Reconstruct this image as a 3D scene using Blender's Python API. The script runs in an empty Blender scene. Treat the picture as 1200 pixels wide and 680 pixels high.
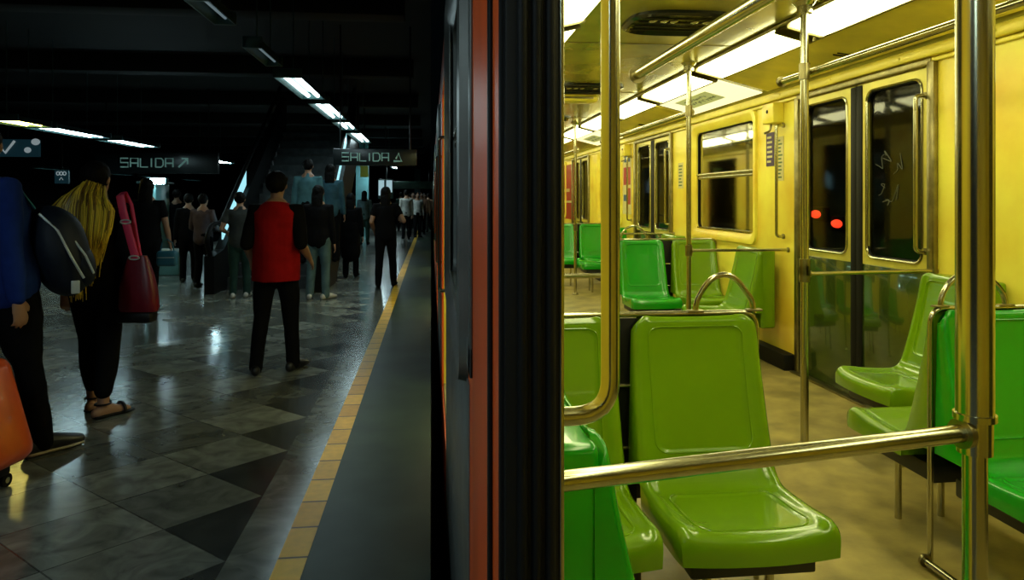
import bpy, bmesh, math, random
from mathutils import Vector, Matrix
from mathutils.noise import noise as pnoise
random.seed(7)
SC = bpy.context.scene
COL = SC.collection
PI = math.pi

# ------------------------------------------------------------------ camera
F = 820.0; PSI = math.atan(95.0/F); CZ = 1.38
cd = bpy.data.cameras.new('camera'); cam = bpy.data.objects.new('camera', cd); COL.objects.link(cam)
cam.location = (0, 0, CZ); cam.rotation_euler = (PI/2, 0, -PSI)
cd.sensor_width = 36; cd.lens = F/1200*36; cd.shift_y = -107/1200; cd.clip_start = .02; cd.clip_end = 200
SC.camera = cam
CP, SP = math.cos(PSI), math.sin(PSI)
def spot(px, d):
    """ground-plan X, Y of a sight line (px) at distance d along the view"""
    X = (px-505)*d/F*CP
    return X, (d - X*SP)/CP
def floor_spot(px, py):
    return spot(px, CZ*F/(py-233))

# ------------------------------------------------------------------ materials
def mat(name, base, rough=.5, metal=0.0, emit=None, es=0.0, var=0.0, vscale=8.0, bump=0.0, bscale=60.0, coat=0.0, stretch=None, spec=None, patch_tone=None):
    m = bpy.data.materials.new(name); m.use_nodes = True
    nt = m.node_tree; b = nt.nodes['Principled BSDF']
    b.inputs['Base Color'].default_value = (*base, 1)
    b.inputs['Roughness'].default_value = rough
    b.inputs['Metallic'].default_value = metal
    if spec is not None: b.inputs['Specular IOR Level'].default_value = spec
    b.inputs['Coat Weight'].default_value = coat
    if emit:
        b.inputs['Emission Color'].default_value = (*emit, 1); b.inputs['Emission Strength'].default_value = es
    tc = nt.nodes.new('ShaderNodeTexCoord'); mp = nt.nodes.new('ShaderNodeMapping')
    nt.links.new(tc.outputs['Object'], mp.inputs['Vector'])
    if stretch: mp.inputs['Scale'].default_value = stretch
    nz = nt.nodes.new('ShaderNodeTexNoise'); nz.inputs['Scale'].default_value = vscale; nz.inputs['Detail'].default_value = 5
    nt.links.new(mp.outputs['Vector'], nz.inputs['Vector'])
    cr = nt.nodes.new('ShaderNodeValToRGB')
    v = max(var, .03)
    d = patch_tone if patch_tone else tuple(c*(1-v) for c in base)
    cr.color_ramp.elements[0].position = .32; cr.color_ramp.elements[1].position = .68
    cr.color_ramp.elements[0].color = (*d, 1); cr.color_ramp.elements[1].color = (*[min(1, c*(1+v*.5)) for c in base], 1)
    nt.links.new(nz.outputs['Fac'], cr.inputs['Fac']); nt.links.new(cr.outputs['Color'], b.inputs['Base Color'])
    if bump:
        n2 = nt.nodes.new('ShaderNodeTexNoise'); n2.inputs['Scale'].default_value = bscale; n2.inputs['Detail'].default_value = 3
        bp = nt.nodes.new('ShaderNodeBump'); bp.inputs['Strength'].default_value = bump; bp.inputs['Distance'].default_value = .01
        nt.links.new(mp.outputs['Vector'], n2.inputs['Vector'])
        nt.links.new(n2.outputs['Fac'], bp.inputs['Height']); nt.links.new(bp.outputs['Normal'], b.inputs['Normal'])
    return m

M = {}
M['wall'] = mat('laminate_wall', (.84, .76, .10), .30, 0, var=.22, vscale=1.7, patch_tone=(.74, .50, .035), bump=.04, bscale=4)  # lime and orange patches imitate uneven highlights on the yellow wall
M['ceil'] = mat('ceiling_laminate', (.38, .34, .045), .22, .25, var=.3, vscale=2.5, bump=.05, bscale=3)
M['cove'] = mat('cove_panel', (.85, .72, .09), .3, .1, var=.2, vscale=3)
M['steel'] = mat('brushed_steel', (.48, .46, .31), .2, 1, var=.1, vscale=20, stretch=(1, 1, .1))
M['steel_dark'] = mat('worn_steel', (.30, .26, .13), .35, 1, var=.3, vscale=14)
M['door'] = mat('door_steel', (.66, .58, .11), .3, .3, var=.18, vscale=5)
M['door_low'] = mat('door_green_enamel', (.035, .06, .006), .16, 0, var=.3, vscale=2, coat=.6)
M['rubber'] = mat('black_rubber', (.004, .004, .004), .6, bump=.1, spec=.2)
M['blackpaint'] = mat('black_paint', (.005, .005, .005), .5, var=.2, spec=.25)
M['floor'] = mat('train_floor_vinyl', (.33, .26, .085), .38, 0, var=.45, vscale=5, bump=.06, bscale=90)
M['orange'] = mat('orange_body_paint', (.80, .10, .012), .4, 0, var=.25, vscale=3, spec=.3, stretch=(1, 1, .3))
M['greytrim'] = mat('grey_window_frame', (.16, .17, .16), .35, .4, var=.25)
M['lime'] = mat('lime_plastic', (.14, .28, .003), .2, 0, var=.10, vscale=3, bump=.03, bscale=25, coat=.35)
M['green'] = mat('bright_green_plastic', (.008, .30, .008), .22, 0, var=.12, vscale=3, bump=.03, bscale=25, coat=.35)
M['box'] = mat('dark_seat_base', (.012, .013, .01), .5)
M['lamp'] = mat('lit_lamp_diffuser', (.9, .9, .7), .5, emit=(1, .98, .50), es=11)
M['scratch'] = mat('scratch', (.10, .11, .09), .7)
M['admat'] = mat('glowing_poster_paper', (.85, .85, .62), .5, emit=(1, .95, .6), es=.95)  # emission added so the lamp-lit sheet looks white
M['ink'] = mat('green_ink', (.10, .16, .05), .6)
M['vent'] = mat('black_vent_plastic', (.01, .012, .008), .18)
M['tunnel'] = mat('tunnel_concrete', (.02, .024, .024), .8, var=.4)
M['pblack'] = mat('platform_ceiling_dark', (.004, .006, .008), .8, var=.5, vscale=.6)
M['teal'] = mat('teal_housing', (.05, .11, .11), .4, .3, var=.2)
M['refl'] = mat('enamel_reflector', (.55, .62, .6), .3, .2)
M['signboard'] = mat('dark_sign_board', (.006, .010, .011), .35)
M['signtext'] = mat('sign_lettering', (.20, .34, .31), .5, emit=(.30, .62, .55), es=.14)
M['signteal'] = mat('teal_sign', (.02, .06, .07), .5, emit=(.05, .2, .28), es=.06)
M['white'] = mat('white_marking', (.7, .75, .75), .5, emit=(.7, .85, .9), es=.25)
M['sweater'] = mat('pale_cloth', (.35, .30, .30), .9)
def lampmat(name, col, s): return mat(name, (.8, .8, .8), .5, emit=col, es=s)
M['tube'] = lampmat('cool_tube', (.74, .97, 1.0), 7.0)
M['tube_bright'] = lampmat('bright_cool_tube', (.62, .93, 1.0), 60.0)
M['tube_mid'] = lampmat('mid_cool_tube', (.62, .93, 1.0), 16.0)
M['tube_dim'] = mat('dim_cool_tube', (.15, .17, .17), .5, emit=(.55, .8, .9), es=.18)
M['tube_warm'] = lampmat('warm_tube', (1, .80, .16), 24.0)
M['tube_far'] = lampmat('far_cool_tube', (.6, .95, 1.0), 2.2)
M['red_lamp'] = lampmat('red_signal', (1, .03, .01), 3.0)

def glassmat(name, tint, rough=.02, gl=1.0):
    m = bpy.data.materials.new(name); m.use_nodes = True; nt = m.node_tree; nt.nodes.clear()
    o = nt.nodes.new('ShaderNodeOutputMaterial'); mx = nt.nodes.new('ShaderNodeMixShader')
    t = nt.nodes.new('ShaderNodeBsdfTransparent'); g = nt.nodes.new('ShaderNodeBsdfGlossy'); fr = nt.nodes.new('ShaderNodeFresnel')
    fr.inputs['IOR'].default_value = 1.6
    t.inputs['Color'].default_value = (*tint, 1); g.inputs['Roughness'].default_value = rough; g.inputs['Color'].default_value = (gl, gl, gl, 1)
    nt.links.new(fr.outputs[0], mx.inputs[0]); nt.links.new(t.outputs[0], mx.inputs[1]); nt.links.new(g.outputs[0], mx.inputs[2])
    nt.links.new(mx.outputs[0], o.inputs[0]); return m
M['glass'] = glassmat('window_glass', (.5, .55, .45), .05, .5)

def platform_floor_mat():
    m = bpy.data.materials.new('platform_marble'); m.use_nodes = True; nt = m.node_tree; N = nt.nodes; L = nt.links
    b = N['Principled BSDF']
    tc = N.new('ShaderNodeTexCoord'); sx = N.new('ShaderNodeSeparateXYZ'); L.new(tc.outputs['Object'], sx.inputs[0])
    def mth(op, a, bb=None, c=None):
        n = N.new('ShaderNodeMath'); n.operation = op
        for i, v in enumerate((a, bb, c)):
            if v is None: continue
            if isinstance(v, (int, float)): n.inputs[i].default_value = v
            else: L.new(v, n.inputs[i])
        return n.outputs[0]
    # diamond lattice: tips sit on X=-0.775 at Y = 3.20 + k*0.59
    a = mth('DIVIDE', mth('ADD', sx.outputs['X'], .775), .66)
    c = mth('DIVIDE', mth('SUBTRACT', sx.outputs['Y'], 3.36), .59)
    u = mth('ADD', a, c); v = mth('SUBTRACT', a, c)
    iu = mth('FLOOR', u); iv = mth('FLOOR', v)
    k = mth('ADD', iu, iv)                        # column number: -1 = the half cells on the border
    cv = N.new('ShaderNodeCombineXYZ'); L.new(iu, cv.inputs[0]); L.new(iv, cv.inputs[1])
    wn = N.new('ShaderNodeTexWhiteNoise'); wn.noise_dimensions = '3D'; L.new(cv.outputs[0], wn.inputs['Vector'])
    edge = mth('GREATER_THAN', k, -1.5)
    par = mth('ABSOLUTE', mth('MODULO', k, 2))    # 0 or 1
    # marble veins
    mp = N.new('ShaderNodeMapping'); L.new(tc.outputs['Object'], mp.inputs[0])
    off = N.new('ShaderNodeVectorMath'); off.operation = 'MULTIPLY_ADD'
    L.new(wn.outputs['Color'], off.inputs[0]); off.inputs[1].default_value = (9, 9, 9); L.new(tc.outputs['Object'], off.inputs[2])
    nz = N.new('ShaderNodeTexNoise'); nz.inputs['Scale'].default_value = 5; nz.inputs['Detail'].default_value = 9; nz.inputs['Distortion'].default_value = 1.6
    L.new(off.outputs[0], nz.inputs['Vector'])
    vein = N.new('ShaderNodeMapRange'); L.new(nz.outputs['Fac'], vein.inputs[0]); vein.inputs[1].default_value = .3; vein.inputs[2].default_value = .75; vein.inputs[3].default_value = .55; vein.inputs[4].default_value = 1.55
    tone = mth('ADD', .10, mth('MULTIPLY', wn.outputs['Value'], .16))
    tone = mth('MULTIPLY', tone, mth('SUBTRACT', 1.0, mth('MULTIPLY', edge, .78)))
    # the plain grey border slabs between X=-.775 and -.47
    bord = mth('GREATER_THAN', sx.outputs['X'], -.775)
    yi = mth('FLOOR', mth('DIVIDE', sx.outputs['Y'], .9))
    wn2 = N.new('ShaderNodeTexWhiteNoise'); wn2.noise_dimensions = '1D'; L.new(yi, wn2.inputs['W'])
    btone = mth('ADD', .085, mth('MULTIPLY', wn2.outputs['Value'], .05))
    mixv = N.new('ShaderNodeMix'); mixv.data_type = 'FLOAT'
    L.new(bord, mixv.inputs[0]); L.new(tone, mixv.inputs[2]); L.new(btone, mixv.inputs[3])
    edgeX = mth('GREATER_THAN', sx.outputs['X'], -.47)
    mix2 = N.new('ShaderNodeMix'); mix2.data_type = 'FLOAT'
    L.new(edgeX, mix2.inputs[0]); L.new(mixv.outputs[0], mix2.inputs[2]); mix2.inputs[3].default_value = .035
    val = mth('MULTIPLY', mix2.outputs[0], vein.outputs[0])
    # joints
    fu = mth('ABSOLUTE', mth('SUBTRACT', mth('FRACT', u), .5)); fv = mth('ABSOLUTE', mth('SUBTRACT', mth('FRACT', v), .5))
    j = mth('GREATER_THAN', mth('MAXIMUM', fu, fv), .492)
    j = mth('MULTIPLY', j, mth('SUBTRACT', 1.0, bord))
    val = mth('MULTIPLY', val, mth('SUBTRACT', 1.0, mth('MULTIPLY', j, .6)))
    cc = N.new('ShaderNodeCombineColor'); L.new(mth('MULTIPLY', val, .93), cc.inputs[0]); L.new(val, cc.inputs[1]); L.new(mth('MULTIPLY', val, .88), cc.inputs[2])
    L.new(cc.outputs[0], b.inputs['Base Color'])
    rn = N.new('ShaderNodeTexNoise'); rn.inputs['Scale'].default_value = 2.5; rn.inputs['Detail'].default_value = 6; L.new(tc.outputs['Object'], rn.inputs['Vector'])
    rr = N.new('ShaderNodeMapRange'); L.new(rn.outputs['Fac'], rr.inputs[0]); rr.inputs[3].default_value = .11; rr.inputs[4].default_value = .27
    L.new(rr.outputs[0], b.inputs['Roughness'])
    bn = N.new('ShaderNodeTexNoise'); bn.inputs['Scale'].default_value = 4; bn.inputs['Detail'].default_value = 3; L.new(tc.outputs['Object'], bn.inputs['Vector'])
    bp = N.new('ShaderNodeBump'); bp.inputs['Strength'].default_value = .06; bp.inputs['Distance'].default_value = .012
    L.new(bn.outputs['Fac'], bp.inputs['Height']); L.new(bp.outputs['Normal'], b.inputs['Normal'])
    return m
M['marble'] = platform_floor_mat()

def tactile_mat():
    m = bpy.data.materials.new('yellow_safety_tile'); m.use_nodes = True; nt = m.node_tree; N = nt.nodes; L = nt.links
    b = N['Principled BSDF']; b.inputs['Roughness'].default_value = .4; b.inputs['Specular IOR Level'].default_value = .25
    tc = N.new('ShaderNodeTexCoord'); sx = N.new('ShaderNodeSeparateXYZ'); L.new(tc.outputs['Object'], sx.inputs[0])
    dv = N.new('ShaderNodeMath'); dv.operation = 'DIVIDE'; L.new(sx.outputs['Y'], dv.inputs[0]); dv.inputs[1].default_value = .25
    fl = N.new('ShaderNodeMath'); fl.operation = 'FLOOR'; L.new(dv.outputs[0], fl.inputs[0])
    fr = N.new('ShaderNodeMath'); fr.operation = 'FRACT'; L.new(dv.outputs[0], fr.inputs[0])
    wn = N.new('ShaderNodeTexWhiteNoise'); wn.noise_dimensions = '1D'; L.new(fl.outputs[0], wn.inputs['W'])
    cr = N.new('ShaderNodeValToRGB'); cr.color_ramp.elements[0].color = (.74, .40, .02, 1); cr.color_ramp.elements[1].color = (.98, .60, .045, 1)
    L.new(wn.outputs['Value'], cr.inputs['Fac'])
    lt = N.new('ShaderNodeMath'); lt.operation = 'GREATER_THAN'; L.new(fr.outputs[0], lt.inputs[0]); lt.inputs[1].default_value = .05
    mx = N.new('ShaderNodeMix'); mx.data_type = 'RGBA'; L.new(lt.outputs[0], mx.inputs[0]); mx.inputs[6].default_value = (.10, .06, .015, 1); L.new(cr.outputs['Color'], mx.inputs[7])
    nz = N.new('ShaderNodeTexNoise'); nz.inputs['Scale'].default_value = 22; L.new(tc.outputs['Object'], nz.inputs['Vector'])
    mm = N.new('ShaderNodeMix'); mm.data_type = 'RGBA'; mm.blend_type = 'MULTIPLY'; mm.inputs[0].default_value = .35
    L.new(mx.outputs[2], mm.inputs[6]); L.new(nz.outputs['Fac'], mm.inputs[7]); L.new(mm.outputs[2], b.inputs['Base Color'])
    return m
M['tactile'] = tactile_mat()

# ------------------------------------------------------------------ mesh helpers
def add_box(bm, lo, hi, bev=0.0, seg=2):
    vs = [bm.verts.new((x, y, z)) for x in (lo[0], hi[0]) for y in (lo[1], hi[1]) for z in (lo[2], hi[2])]
    fs = [bm.faces.new([vs[i] for i in q]) for q in ((0,1,3,2),(4,6,7,5),(0,4,5,1),(2,3,7,6),(0,2,6,4),(1,5,7,3))]
    if bev > 0:
        es = list({e for f in fs for e in f.edges})
        bmesh.ops.bevel(bm, geom=es, offset=bev, segments=seg, profile=.5, affect='EDGES')
def fillet(pts, r, n=6):
    pts = [Vector(p) for p in pts]; out = [pts[0]]
    for i in range(1, len(pts)-1):
        a, b, c = pts[i-1], pts[i], pts[i+1]
        u = (a-b); w = (c-b); rr = min(r, u.length*.49, w.length*.49); u.normalize(); w.normalize()
        p0 = b+u*rr; p1 = b+w*rr
        for k in range(n+1):
            t = k/n; out.append(p0*(1-t)**2 + b*2*t*(1-t) + p1*t**2)
    out.append(pts[-1]); return out
def add_tube(bm, pts, r, seg=14, caps=True, side=None, round_ends=False):
    """r: number, list of numbers or list of (a, b); side: direction of the first semi-axis"""
    pts = [Vector(p) for p in pts]; n = len(pts)
    rs = r if isinstance(r, (list, tuple)) else [r]*n
    rs = [(q, q) if isinstance(q, (int, float)) else q for q in rs]
    t0 = (pts[1]-pts[0]).normalized()
    if side is not None: s = Vector(side)
    else: s = Vector((0, 0, 1)) if abs(t0.z) < .9 else Vector((1, 0, 0))
    if round_ends:
        ta = (pts[0]-pts[1]).normalized(); tb = (pts[-1]-pts[-2]).normalized()
        m0 = min(rs[0]); m1 = min(rs[-1])
        pre = [(pts[0]+ta*m0*math.sin(a), tuple(q*math.cos(a) for q in rs[0])) for a in (1.35, .9, .45)]
        post = [(pts[-1]+tb*m1*math.sin(a), tuple(q*math.cos(a) for q in rs[-1])) for a in (.45, .9, 1.35)]
        pts = [p for p, _ in pre]+pts+[p for p, _ in post]; rs = [q for _, q in pre]+list(rs)+[q for _, q in post]; n = len(pts)
    rings = []
    for i, p in enumerate(pts):
        t = (pts[min(i+1, n-1)]-pts[max(i-1, 0)]).normalized()
        if side is None or True:
            s2 = s - t*s.dot(t)
            if s2.length < 1e-4: s2 = Vector((0, 1, 0)) - t*t.y
            s2.normalize(); 
            if side is None: s = s2
        w = t.cross(s2)
        rings.append([bm.verts.new(p + s2*math.cos(2*PI*k/seg)*rs[i][0] + w*math.sin(2*PI*k/seg)*rs[i][1]) for k in range(seg)])
    for a, b in zip(rings, rings[1:]):
        for k in range(seg): bm.faces.new((a[k], a[(k+1) % seg], b[(k+1) % seg], b[k]))
    if caps: bm.faces.new(rings[0][::-1]); bm.faces.new(rings[-1])
def add_ell(bm, c, r, seg=18, rings=12, rot=None):
    m = Matrix.Translation(Vector(c)) @ (rot.to_4x4() if rot else Matrix.Identity(4)) @ Matrix.Diagonal((*r, 1))
    bmesh.ops.create_uvsphere(bm, u_segments=seg, v_segments=rings, radius=1, matrix=m)
def obj(name, bm, m, parent=None, smooth=True, label=None):
    bmesh.ops.recalc_face_normals(bm, faces=bm.faces[:])
    me = bpy.data.meshes.new(name); bm.to_mesh(me); bm.free()
    return objm(name, me, m, parent, smooth, label)
def objm(name, me, m, parent=None, smooth=True, label=None):
    o = bpy.data.objects.new(name, me); COL.objects.link(o)
    if m is not None: me.materials.clear(); me.materials.append(M[m] if isinstance(m, str) else m)
    if smooth:
        me.polygons.foreach_set('use_smooth', [True]*len(me.polygons))
        try: me.set_sharp_from_angle(angle=math.radians(38))
        except Exception: pass
    if parent: o.parent = parent
    if label: o['label'] = label
    return o
def thing(name, label, cat, loc=(0, 0, 0), rotz=0, group=None):
    o = bpy.data.objects.new(name, None); COL.objects.link(o); o.location = loc; o.rotation_euler = (0, 0, rotz)
    o.empty_display_size = .1
    o['label'] = label; o['category'] = cat
    if group: o['group'] = group
    return o
def tag(o, label, cat, group=None):
    o['label'] = label; o['category'] = cat
    if group: o['group'] = group
    return o
def struct(o, label=None):
    o['kind'] = 'structure'
    if label: o['label'] = label
    return o
def dup(root, loc, rotz=0, label=None, group=None):
    r = root.copy(); COL.objects.link(r); r.location = loc; r.rotation_euler = (0, 0, rotz)
    if label: r['label'] = label
    if group: r['group'] = group
    for ch in list(root.children):
        c = ch.copy(); COL.objects.link(c); c.parent = r
        for g in list(ch.children):
            d = g.copy(); COL.objects.link(d); d.parent = c
    return r
B = bmesh.new
def boxobj(name, lo, hi, m, parent=None, bev=0, label=None):
    bm = B(); add_box(bm, lo, hi, bev); return obj(name, bm, m, parent, label=label)

# ------------------------------------------------------------------ train shell
XE, XI, XF, XO = .083, .150, 2.905, 2.975       # outer skin / inner face near side, inner / outer face far side
XC = (XI+XF)/2
P = 4.45; D0 = -.70; D1 = .80                    # near doorway the camera stands at; next ones every P
Y0, Y1 = -2.2, 18.6                              # ends of the car
ZT = 2.215                                      # top of the walls
def wall_segments(bm, xa, xb, z_top, z_bot, win=True):
    """side wall with doorways and windows left open"""
    k = -1; y = Y0; cuts = []
    for k in range(0, 5):
        cuts.append((D0+k*P, D1+k*P))
    cur = Y0
    for a, b in cuts+[(Y1, Y1)]:
        s, e = cur, min(a, Y1)
        if e > s:
            ws, we = s+.77, s+.77+1.48
            if win and we < e:
                add_box(bm, (xa, s, z_bot), (xb, ws, z_top)); add_box(bm, (xa, we, z_bot), (xb, e, z_top))
                add_box(bm, (xa, ws, z_bot), (xb, we, 1.01)); add_box(bm, (xa, ws, 2.15), (xb, we, z_top))
            else: add_box(bm, (xa, s, z_bot), (xb, e, z_top))
        if b < Y1 and a < Y1:
            add_box(bm, (xa, a, 2.16), (xb, b, z_top)); add_box(bm, (xa, a, z_bot), (xb, b, -.02))
        cur = b
        if cur >= Y1: break
bm = B(); wall_segments(bm, XF, XO-.005, 2.30, -.35); o = struct(obj('wall_right', bm, 'wall', smooth=False))
bm = B(); wall_segments(bm, XE+.012, XI, 2.30, -.35); struct(obj('wall_left', bm, 'wall', smooth=False))
bm = B(); wall_segments(bm, XE, XE+.012, 2.42, -.95); struct(obj('wall_exterior', bm, 'orange', smooth=False), 'orange painted outer skin of the train')
struct(boxobj('wall_back', (XE, Y1, -.3), (XO, Y1+.06, 2.6), 'wall'))
struct(boxobj('wall_front', (XE, Y0-.06, -.3), (XO, Y0, 2.6), 'wall'))
struct(boxobj('floor', (XE+.012, Y0, -.12), (XO-.005, Y1, 0), 'floor'))
# ceiling: flat centre, sloped coves either side
ZC = 2.47; XR = 2.155; XL = 2*XC-XR
prof = [(XI, 2.215), (XI+.06, 2.30), (XL, ZC), (XR, ZC), (XF-.06, 2.30), (XF, 2.215)]
bm = B()
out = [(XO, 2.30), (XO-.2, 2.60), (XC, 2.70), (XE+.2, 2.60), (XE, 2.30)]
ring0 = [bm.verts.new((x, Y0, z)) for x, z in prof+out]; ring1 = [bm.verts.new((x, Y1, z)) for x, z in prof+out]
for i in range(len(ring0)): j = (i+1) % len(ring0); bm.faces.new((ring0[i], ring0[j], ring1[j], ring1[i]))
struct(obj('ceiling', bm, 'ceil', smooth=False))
def on_cove(t, off=0.0, far=True):
    """point on the far cove from its top (t=0) to its foot (t=1), off = distance out into the car"""
    a = Vector((XR, ZC)); b = Vector((XF-.06, 2.30)); p = a.lerp(b, t); n = Vector((-(a-b).y, (a-b).x)).normalized()
    if n.y > 0: n = -n
    p = p+n*off
    return (p.x, p.y) if far else (2*XC-p.x, p.y)
def cove_strip(name, t0, t1, off0, off1, y0, y1, m, far=True, parent=None, org=(0, 0, 0)):
    bm = B(); q = [on_cove(t0, off0, far), on_cove(t1, off0, far), on_cove(t1, off1, far), on_cove(t0, off1, far)]
    a = [bm.verts.new((x-org[0], y0-org[1], z-org[2])) for x, z in q]; b = [bm.verts.new((x-org[0], y1-org[1], z-org[2])) for x, z in q]
    bm.faces.new(a); bm.faces.new(b[::-1])
    for i in range(4): j = (i+1) % 4; bm.faces.new((a[i], b[i], b[j], a[j]))
    bmesh.ops.bevel(bm, geom=bm.edges[:], offset=.004, segments=2, affect='EDGES')
    return obj(name, bm, m, parent)
# trims along the train
for far, nm in ((True, 1), (False, 2)):
    x, z = on_cove(0, .0, far)
    bm = B(); add_tube(bm, [(x, Y0, z-.012), (x, Y1, z-.012)], .014, 10); add_tube(bm, [(x+(.03 if far else -.03), Y0, z-.022), (x+(.03 if far else -.03), Y1, z-.022)], .008, 8)
    struct(obj('trim_%d' % nm, bm, 'steel_dark'), 'dark metal moulding along the ceiling edge')
bm = B(); add_box(bm, (XF-.045, Y0, 2.205), (XF, Y1, 2.275), .012); add_box(bm, (XF-.022, Y0, 2.175), (XF, Y1, 2.198), .004)
for y in [i*.74+.3 for i in range(24)]: add_ell(bm, (XF-.047, y, 2.24), (.005, .009, .009), 8, 6)
struct(obj('trim_3', bm, 'cove'), 'moulding above the doors and windows')
bm = B(); add_box(bm, (XI, Y0, 2.205), (XI+.045, Y1, 2.275), .012); struct(obj('trim_4', bm, 'cove'))
k0 = 0
for k in range(0, 5):
    s = D1+k*P; e = min(D0+(k+1)*P, Y1)
    if s > Y1: break
    bm = B(); add_box(bm, (XF-.10, s+.06, 0), (XF, e-.06, .13), .01); struct(obj('baseboard_right' if k == 0 else 'baseboard_right.%03d' % k, bm, 'blackpaint'))
# cove lamps and advertising panels
def cove_lamp(y0, L, far, label, grp):
    x, z = on_cove(.17, 0, far)
    org = (x, y0+L/2, z)
    t = thing('ceiling_lamp', label, 'ceiling lamp', org, 0, grp)
    cove_strip('diffuser', .03, .345, .008, .040, y0+.03, y0+L-.03, 'lamp', far, t, org)
    for yy in (y0, y0+L-.028):
        cove_strip('end_bracket', .01, .36, .0, .050, yy, yy+.028, 'steel_dark', far, t, org)
    return t
ordn = ['first', 'second', 'third', 'fourth', 'fifth', 'sixth', 'seventh', 'eighth', 'ninth', 'tenth', 'eleventh', 'twelfth', 'thirteenth']
i = 0
for k in range(-3, 10):
    y0 = 4.17+k*P/3
    cove_lamp(y0, 1.37, True, 'lit strip lamp on the far ceiling cove, %s counting away from the viewer' % ordn[k+3], 'strip lamps on the far cove')
    if k < 7: cove_lamp(y0, 1.37, False, 'lit strip lamp on the doorway side ceiling cove, %s counting away from the viewer' % ordn[k+3], 'strip lamps on the near cove')
def poster_on_cove(y0, y1, ad, label):
    x, z = on_cove(.68, 0); org = (x, (y0+y1)/2, z)
    t = thing('advertising_panel' if ad else 'cove_panel', label, 'poster' if ad else 'panel', org)
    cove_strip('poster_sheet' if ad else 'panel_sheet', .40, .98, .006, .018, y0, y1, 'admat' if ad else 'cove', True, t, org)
    cove_strip('panel_rail', .37, .40, .0, .026, y0, y1, 'steel_dark', True, t, org)
    if ad:
        r = random.Random(int(y0*10)); bm = B()
        def stroke(yy, t_, l, w):
            xa, za = on_cove(t_, .0195); xb, zb = on_cove(t_+w, .0195)
            p = [Vector((xa, yy, za)), Vector((xa, yy-l, za)), Vector((xb, yy-l, zb)), Vector((xb, yy, zb))]
            bm.faces.new([bm.verts.new(q-Vector(org)) for q in p])
        for row, (tt, n) in enumerate(((.58, 17), (.67, 20))):
            yy = y1-.42
            for q in range(n):
                l = r.uniform(.008, .03); stroke(yy, tt+r.uniform(-.015, .02), l, r.uniform(.02, .06)); yy -= l+r.uniform(.004, .02)
        obj('printed_lines', bm, 'ink', t, smooth=False)
        bm = B()
        xa, za = on_cove(.5, .019); xb, zb = on_cove(.8, .019)
        p = [Vector((xa, y1-.30, za)), Vector((xa, y1-1.1, za)), Vector((xb, y1-1.1, zb)), Vector((xb, y1-.30, zb))]
        obj('printed_tint', (lambda b, q: (b.faces.new([b.verts.new(v-Vector(org)) for v in q]), b)[1])(bm, p), 'pale_tint', t, smooth=False)
    else:
        bm = B()
        for dy in (-.02, .03):
            a = on_cove(.70, .02); b2 = on_cove(.80, .02)
            add_tube(bm, [Vector((a[0], (y0+y1)/2+dy, a[1]))-Vector(org), Vector((b2[0], (y0+y1)/2+dy-.03, b2[1]))-Vector(org)], .006, 8)
        obj('slot', bm, 'blackpaint', t)
M['pale_tint'] = mat('pale_green_print', (.62, .66, .32), .5, emit=(.8, .9, .4), es=.22)  # print shares the added glow of the sheet
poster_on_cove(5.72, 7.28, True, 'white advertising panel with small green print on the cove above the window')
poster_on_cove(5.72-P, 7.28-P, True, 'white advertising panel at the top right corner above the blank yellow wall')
poster_on_cove(3.0, 5.62, False, 'yellow cove panel with two dark slots above the nearer closed double door')
poster_on_cove(7.36, 10.0, False, 'yellow cove panel above the farther closed double door')
poster_on_cove(10.1, 11.7, True, 'white advertising panel farthest down the cove')

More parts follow.
